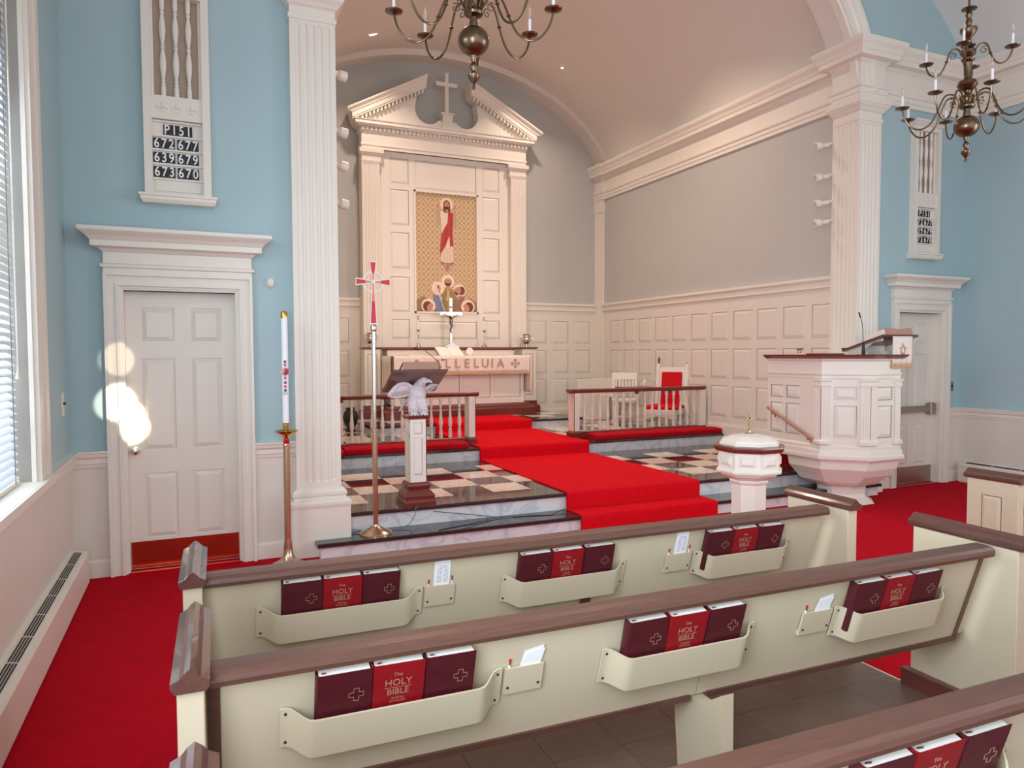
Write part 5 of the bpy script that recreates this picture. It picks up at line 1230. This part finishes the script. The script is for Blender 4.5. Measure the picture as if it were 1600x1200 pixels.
# ---------------------------------------------------------------- chandeliers
def arm_mesh(pts): 
    out = []
    P = [Vector((x, 0, z)) for x, z in pts]
    for i in range(len(P)-1):
        p0 = P[max(i-1,0)]; p1 = P[i]; p2 = P[i+1]; p3 = P[min(i+2, len(P)-1)]
        for k in range(4):
            t = k/4; out.append(tuple(.5*((2*p1)+(-p0+p2)*t+(2*p0-5*p1+4*p2-p3)*t*t+(-p0+3*p1-3*p2+p3)*t**3)))
    out.append(tuple(P[-1])); return out
def chandelier(x, y, z, ztop, lab, rot=0):
    root = thing('chandelier', (0,0,0), lab, 'chandelier')
    sh = MB().lathe([(.001,-.02),(.010,-.015),(.012,0),(.006,.012),(.018,.03),(.038,.055),(.042,.075),(.02,.085),(.014,.10),(.026,.125),(.024,.145),(.012,.16),(.022,.185),(.024,.20),(.03,.205)], n=18); sh.build('finial', bronze, root)
    sh = MB().lathe([(.02,.20)]+[(.098*math.sin(PI*k/14)+.006, .295-.094*math.cos(PI*k/14)) for k in range(1, 14)]+[(.03,.40),(.026,.43),(.03,.455)], n=26); sh.build('ball', bronze, root, label='large bronze ball')
    MB().lathe([(.03,.445),(.06,.46),(.065,.475),(.055,.49),(.055,.53),(.065,.545),(.06,.56),(.03,.57),(.02,.585),(.03,.60),(.03,.61)], n=20).build('lower_hub', bronze, root)
    MB().lathe([(.03,.605),(.06,.625),(.082,.655),(.07,.69),(.035,.71),(.03,.73),(.033,.83),(.04,.85),(.03,.86)], n=20).build('upper_ball', bronze, root)
    MB().lathe([(.03,.855),(.05,.87),(.055,.885),(.03,.90),(.05,.915),(.062,.93),(.062,.955),(.05,.97),(.03,.98),(.05,.99),(.06,1.0),(.03,1.01),(.02,1.06),(.045,1.09),(.07,1.13),(.068,1.15),(.03,1.155),(.018,1.18),(.028,1.21),(.018,1.24),(.03,1.27),(.018,1.30),(.062,1.318),(.062,1.324),(.012,1.33),(.010,1.36)], n=20).build('upper_shaft', bronze, root)
    low = arm_mesh([(.055,.50),(.09,.565),(.135,.585),(.18,.57),(.215,.50),(.25,.41),(.30,.33),(.37,.295),(.44,.315),(.50,.39),(.525,.48)])
    up = arm_mesh([(.05,.94),(.075,.985),(.11,1.0),(.145,.97),(.165,.90),(.20,.82),(.245,.79),(.295,.815),(.32,.87),(.325,.90)])
    def armset(path, end, z0, nm, R, n, r0):
        rr, zz = end
        a0 = None
        a = MB().tube(path, .0075, 8).build('arm', bronze, root)
        sp = MB().tube([(.10+.001*k*0+ (.034-.0028*k)*math.cos(k*.75+1.2)+.02, 0, zz+(.025 if n == 8 else .03)-.0+(.034-.0028*k)*math.sin(k*.75+1.2)) for k in range(11)], .004, 6).build('scroll', bronze, a)
        i = int(len(path)*.45); MB().lathe([(.001,-.014),(.014,-.004),(.014,.004),(.001,.014)], path[i], 8).build('knop', bronze, a)
        MB().lathe([(.008,-.012),(.02,-.008),(.055,.004),(.060,.012),(.056,.013),(.02,.006),(.018,.02),(.013,.024)], (rr,0,zz), 18).build('drip_pan', bronze, a)
        MB().lathe([(.0105,.02),(.0105,.115),(.006,.12)], (rr,0,zz), 10).build('candle_sleeve', candle, a)
        MB().lathe([(.007,.118),(.012,.14),(.013,.155),(.008,.18),(.003,.205),(.001,.215)], (rr,0,zz), 10).build('bulb', bulbm, a)
        for k in range(1, n):
            c = copytree(a, parent=root); c.rotation_euler = (0, 0, r0+2*PI*k/n)
        a.rotation_euler = (0, 0, r0)
    armset(low, (.525,.485), 0, 'low', 0, 8, rot); armset(up, (.325,.905), 0, 'up', 0, 4, rot+.35)
    # chain of links
    zc = 1.35; n = int((ztop-z-zc)/.05); lk = None
    for k in range(n):
        if lk is None:
            q = MB(); q.tube([(.012*math.cos(t*PI/6), 0, zc+.02+.026*math.sin(t*PI/6)) for t in range(13)], .0035, 6); lk = q.build('chain_link', bronze, root); o = lk
        else: o = lk.copy(); COL.objects.link(o); o.parent = root
        o.location = (0, 0, k*.045); o.rotation_euler = (0, 0, (k % 2)*PI/2)
        if k*.045 > ztop-z-zc: break
    MB().tube([(0,0,zc),(0,0,ztop-z)], .003, 6).build('wire', bronze, root)
    root.location = (x, y, z)
    return root
chandelier(2.566, -1.54, 3.41, ell(2.548-XC, 4.876, 2.05, 4.87), 'bronze chandelier hanging in front of the arch, cut by the photo top', math.radians(20))
chandelier(7.185, -1.75, 3.365, ell(7.235-XC, 4.876, 2.05, 4.87), 'bronze two-tier chandelier hanging at the upper right', math.radians(8))

# ---------------------------------------------------------------- pews
ANG = -.023
YB0 = -3.22      # row 1 top rail camera-side edge at x = .87
BOOKD = None
def pew(y, x0, x1, lab, idx, aisle=False, racks=True, rz=ANG, front=.43):
    """local frame: origin at left end panel near edge, +x along the pew, +y towards the altar"""
    root = thing('pew', (0,0,0), lab, 'pew', 'cream and brown pews')
    L = x1-x0; e = .065
    def endp(xx, nm):
        o = MB().cbox(xx, xx+e, 0, front, 0, .80, .003)
        o = o.build('end_panel', beige, root)
        MB().box(xx-.003, xx+e+.003, .0-.004, front+.004, 0, .085).build('base_block', maho, o) if aisle else None
        if aisle and xx < .01:
            TT = Matrix(((0,1,0,xx),(1,0,0,0),(0,0,1,0),(0,0,0,1))); MB(TT).raised(.10, front-.10, .22, .70, 0, .006, .02, .004).build('raised_panel', beige, o)
        # gabled cap
        w2 = e/2+.014; c = xx+e/2; pr = [(c-w2+.008,.80),(c-w2,.815),(c-w2,.828),(c-w2*.55,.838),(c-w2*.3,.852),(c,.862),(c+w2*.3,.852),(c+w2*.55,.838),(c+w2,.828),(c+w2,.815),(c+w2-.008,.80)]
        m = len(pr); vs = []; fs = []
        for yy, k in ((-.022, 0), (-.018, 1), (front+.018, 1), (front+.022, 0)):
            for (px_, pz_) in pr: vs.append(((px_-c)*(1 if k else .93)+c, yy, (pz_-.82)*(1 if k else .92)+.82))
        for i in range(3):
            for k in range(m): l = (k+1) % m; fs.append((i*m+k, i*m+l, (i+1)*m+l, (i+1)*m+k))
        fs += [tuple(range(m)), tuple(reversed(range(3*m, 4*m)))]
        MB().add(vs, fs).build('cap', brownY, o)
    endp(0, 'left'); 
    if not aisle: endp(L-e, 'right')
    xa, xb = e+.002, L-e-(.10 if not aisle else 0)
    # back: leaning board; local back plane from (y=.085,z=.795) to (y=.22,z=.365)
    def bp(s, w=0): # s down distance along plane (m), w depth behind (towards +y)
        return (.075+.29*s+w*.96, .800-.957*s+w*.29)
    def board(x_0, x_1, s0, s1, w0, w1, m, nm, par=root):
        a, b, c, d = bp(s0, w0), bp(s0, w1), bp(s1, w1), bp(s1, w0)
        return MB().prism([a, b, c, d], x_0, x_1, 'x').build(nm, m, par)
    xm = (1.745 if not aisle else L*.5)
    board(xa, xm-.002, .0, .445, 0, .02, beige, 'back_panel'); board(xm+.002, xb, .0, .445, 0, .02, beige, 'back_panel')
    board(xa, xm-.03, .440, .465, -.008, .026, brown, 'bottom_trim'); board(xm+.045, xb, .440, .465, -.008, .026, brown, 'bottom_trim')
    if idx != 1: board(xa, xa+.034, .02, .44, -.006, .0, brown, 'end_trim')
    if not aisle and idx != 1: board(xb-.022, xb, .02, .46, -.006, .0, brown, 'end_trim')
    # top rail with rolled profile
    pr = [(.045,.775),(.040,.79),(.043,.805),(.055,.815),(.085,.818),(.125,.818),(.135,.812),(.135,.795),(.12,.785),(.095,.775)]
    MB().prism(pr, xa, xb+.012, 'x').build('top_rail', brown, root)
    # seat and supports
    MB().cbox(xa, L-e if not aisle else xb, .235, front+.04, .365, .385, .004).build('seat', beige, root)
    so = MB().prism([(.04,0),(.30,0),(.36,.355),(.20,.36),(.045,.50)] if False else [(.045,0),(.30,0),(.34,.36),(.16,.36),(.045,.44)], xm-.005, xm+.045, 'x').build('centre_support', beige, root)
    if idx == 1: board(xm-.02, xm+.03, .30, .44, -.012, .0, brown, 'support_trim')
    if not aisle and idx == 2:
        MB().cbox(L-e-.045, L-e-.002, front-.42, front+.02, .012, .095, .004).build('kick_block', dmaho, root)
    # racks
    if racks:
        RK = [(.255,.93),(1.295,1.94),(2.34,2.965)] if not aisle else [(.175,.85)]
        CH = [(.94,1.075),(2.175,2.325)] if not aisle else []
        for (a, b) in RK:
            n = 44; vs = []; fs = []
            for i in range(n+1):
                t = i/n; xx = a+(b-a)*t
                def bulge(q): q = max(0, min(1, q)); return q*q*(3-2*q)
                ed = min(xx-a, b-xx); w = -.004-.054*bulge((ed-.015)/.07); dz = .014*bulge((ed-.015)/.09)
                for s in (.150+dz, .285+dz*.6):
                    for ww in (w, w-.007):
                        q = bp(s, ww); vs.append((xx, q[0], q[1]))
            for i in range(n):
                k = i*4; m4 = k+4
                fs += [(k, k+2, m4+2, m4), (k+1, m4+1, m4+3, k+3), (k, m4, m4+1, k+1), (k+2, k+3, m4+3, m4+2)]
            fs += [(0,1,3,2), (n*4, n*4+2, n*4+3, n*4+1)]
            rk = MB().add(vs, fs, True).build('book_rack', beige, root)
            for xx in (a+.016, b-.016):
                for s in (.168, .268):
                    q = bp(s, -.0115); MB().tube([(xx, q[0], q[1]), (xx, q[0]-.0025, q[1]-.0008)], [.0052, .004], 8).build('screw', darkv, rk)
        for (a, b) in CH:
            ck = board(a, b, .155, .255, -.012, -.006, beige, 'card_holder')
            board(a, b, .235, .255, -.006, 0, beige, 'holder_spacer', ck)
            for xx, s in ((a+.014, .228), (b-.014, .228)):
                q = bp(s, -.013); MB().tube([(xx, q[0], q[1]), (xx, q[0]-.0025, q[1]-.0008)], [.0048, .004], 8).build('screw', darkv, ck)
    root.location = (x0, y, 0); root.rotation_euler = (0,0,rz)
    return root, bp
SR = []
rowsy = [-3.195, -4.068, -4.975]
rown = ['front', 'second', 'third']
for i, y in enumerate(rowsy):
    r, bp = pew(y, .79, 4.115, '%s pew of the left block, cream back with brown top rail' % rown[i], i+1, front=.44 if i == 0 else .50)
    SR.append(r)
pr_, bp_ = pew(-3.19, 5.64, 8.9, 'pew across the aisle at the right edge, with raised panel end', 4, aisle=True, rz=0, front=.33)
tag(pr_, None, None, 'cream and brown pews')

# books -----------------------------------------------------------
def book(kind):
    root = bpy.data.objects.new({'m': 'hymnal', 'r': 'bible'}[kind], None); COL.objects.link(root); ORG[root.name] = (0,0,0)
    W, H, D = .152, .215, .042; m = leath1 if kind == 'm' else leath2
    # local: x width, z up, y thickness (front cover at -y)
    cv = MB().box(-W/2, W/2, -D/2, -D/2+.003, 0, H).box(-W/2, W/2, D/2-.003, D/2, 0, H)
    sp = []
    for k in range(7): a = PI/2+PI*k/6; sp.append((-W/2+.004+.010*math.cos(a), D/2*math.sin(a)))
    for k in range(6, -1, -1): a = PI/2+PI*k/6; sp.append((-W/2+.004+.007*math.cos(a), (D/2-.003)*math.sin(a)))
    cv.prism(sp, 0, H, 'z'); cv.build('cover', m, root)
    MB().box(-W/2+.003, W/2-.005, -D/2+.003, D/2-.003, .004, H-.005).build('page_block', page, root)
    if kind == 'm':
        c = MB(); r = .021; w = .0075; cx_, cz_ = .032, .135; y_ = -D/2-.0007
        o = [(-w,-r),(w,-r),(w,-w),(r,-w),(r,w),(w,w),(w,r),(-w,r),(-w,w),(-r,w),(-r,-w),(-w,-w)]; th = .0014
        for i in range(12):
            (a, b), (c2, d) = o[i], o[(i+1) % 12]
            c.box(cx_+min(a,c2)-th/2, cx_+max(a,c2)+th/2, y_, -D/2, cz_+min(b,d)-th/2, cz_+max(b,d)+th/2)
        c.build('cover_cross', goldm, root)
    else:
        text('The', .017, goldm, (-.004, -D/2-.0004, .178), (1,0,0), (0,0,1), 'title_line', root, .0003)
        text('HOLY', .031, goldm, (-.002, -D/2-.0004, .150), (1,0,0), (0,0,1), 'title_line', root, .0003)
        MB().box(-.042, .038, -D/2-.0007, -D/2, .133, .1342).build('title_rule', goldm, root)
        text('BIBLE', .028, goldm, (-.002, -D/2-.0004, .118), (1,0,0), (0,0,1), 'title_line', root, .0003)
        text('ENGLISH', .009, goldm, (-.002, -D/2-.0004, .096), (1,0,0), (0,0,1), 'title_line', root, .0002)
        text('STANDARD', .009, goldm, (-.002, -D/2-.0004, .085), (1,0,0), (0,0,1), 'title_line', root, .0002)
    MB().tube([(-W/2+.012, -.004, H-.004), (-W/2+.014, -.008, H+.001), (-W/2+.022, -.010, H+.002)], .002, 6).build('ribbon', leath1, root)
    return root
PROTO = {'m': book('m'), 'r': book('r')}; USED = {'m': False, 'r': False}
lean = math.radians(16.5)
def place_book(pewo, s, kind, lab, y0=0, dt=0, jit=0):
    if not USED[kind]: o = PROTO[kind]; USED[kind] = True
    else: o = copytree(PROTO[kind])
    q = bp(.248, -.0255)   # bottom of book
    loc = pewo.matrix_basis @ Vector((s, q[0], q[1]))
    o.location = loc; o.rotation_euler = (lean+dt, jit, pewo.rotation_euler[2])
    o['label'] = lab; o['category'] = 'book'; o['group'] = 'books in the pew racks'
bpy.context.view_layer.update()
rn = ['left', 'middle', 'right']
for i, r in enumerate(SR):
    for j, ss in enumerate(((.351,.506,.664), (1.365,1.526,1.690), (2.384,2.545,2.704))):
        if i == 2 and j != 1: continue
        for k, s in enumerate(ss):
            kind = 'r' if k == 1 else 'm'
            nm = ('bright red bible with gilt title, middle' if kind == 'r' else 'dark maroon hymnal, %s' % ('left end' if k == 0 else 'right end'))
            place_book(r, s+.078, kind, '%s of the %s rack on the %s pew' % (nm, rn[j], rown[i]), jit=random.uniform(-.012, .012), dt=random.uniform(-.015, .01))
place_book(pr_, .235, 'm', 'dark maroon hymnal in the rack of the pew across the aisle')
# cards and pencils in the card holders ---------------------------
def cards(pewo, a, b, r, h):
    names = 'front' if r == 0 else 'second'; where = ('left' if a < 1.5 else 'right')
    def W(x, s, w): q = bp(s, w); return pewo.matrix_basis @ Vector((x, q[0], q[1]))
    root = thing('visitor_card', (0,0,0), 'white printed card in the %s card holder of the %s pew' % (where, names), 'card', 'cards in the pew card holders'); root.name = 'visitor_card'
    cxm = (a+b)/2+.004; wd = .034
    th = 0 if r == 0 else .35
    for n_, (d, hh, off_, ww) in enumerate(((0, h, 0, -.0022), (1, h-.012, .004, -.0040))):
        P = [W(cxm-wd+off_, .235, ww), W(cxm+wd+off_, .235, ww), W(cxm+wd+off_+th*.07, .235-hh, ww-.012*th), W(cxm-wd+off_+th*.07, .235-hh*(1-th*.25), ww-.012*th)]
        nn = (P[1]-P[0]).cross(P[3]-P[0]).normalized()*.0006
        o = MB().add([tuple(p) for p in P]+[tuple(p+nn) for p in P], [(0,1,2,3),(4,7,6,5),(0,4,5,1),(1,5,6,2),(2,6,7,3),(3,7,4,0)]).build('sheet', paper, root)
        if n_ == 1:
            q = MB()
            for k in range(14 if r == 0 else 9):
                s = .235-hh+.022+.0062*k
                for (u0, u1) in ((-.026, -.002), (.004, .026)) if k > 1 else ((-.018, .018),):
                    w_ = ww-.0006-.012*th*(.235-s)/hh
                    sx = th*.07*(.235-s)/hh
                    A = [W(cxm+u0+off_+sx, s, w_), W(cxm+u1+off_+sx, s, w_), W(cxm+u1+off_+sx, s-.0016, w_), W(cxm+u0+off_+sx, s-.0016, w_)]
                    q.add([tuple(p) for p in A], [(0,1,2,3)])
            q.build('print_lines', ink, root)
    for k, xx in enumerate((a+.016, b-.014)):
        p0, p1 = W(xx, .25, -.003), W(xx, .118 if k else .125, -.004)
        pen = thing('pencil', tuple(p0), 'short %s pencil in the %s card holder of the %s pew' % ('left' if k == 0 else 'right', where, names), 'pencil', 'pencils in the pew card holders')
        d = (p1-p0).normalized(); e2 = p1-d*.012; e1 = p1-d*.020
        MB().tube([tuple(p0), tuple(e1)], .0032, 6).build('barrel', paper, pen); MB().tube([tuple(e1), tuple(e2)], .0035, 8).build('ferrule', silver, pen)
        MB().tube([tuple(e2), tuple(p1)], .0034, 8).build('eraser', redcl, pen)
for i, r in enumerate(SR[:2]):
    cards(r, .94, 1.075, i, .205 if i == 0 else .15); cards(r, 2.175, 2.325, i, .205 if i == 0 else .15)
bpy.context.view_layer.update()
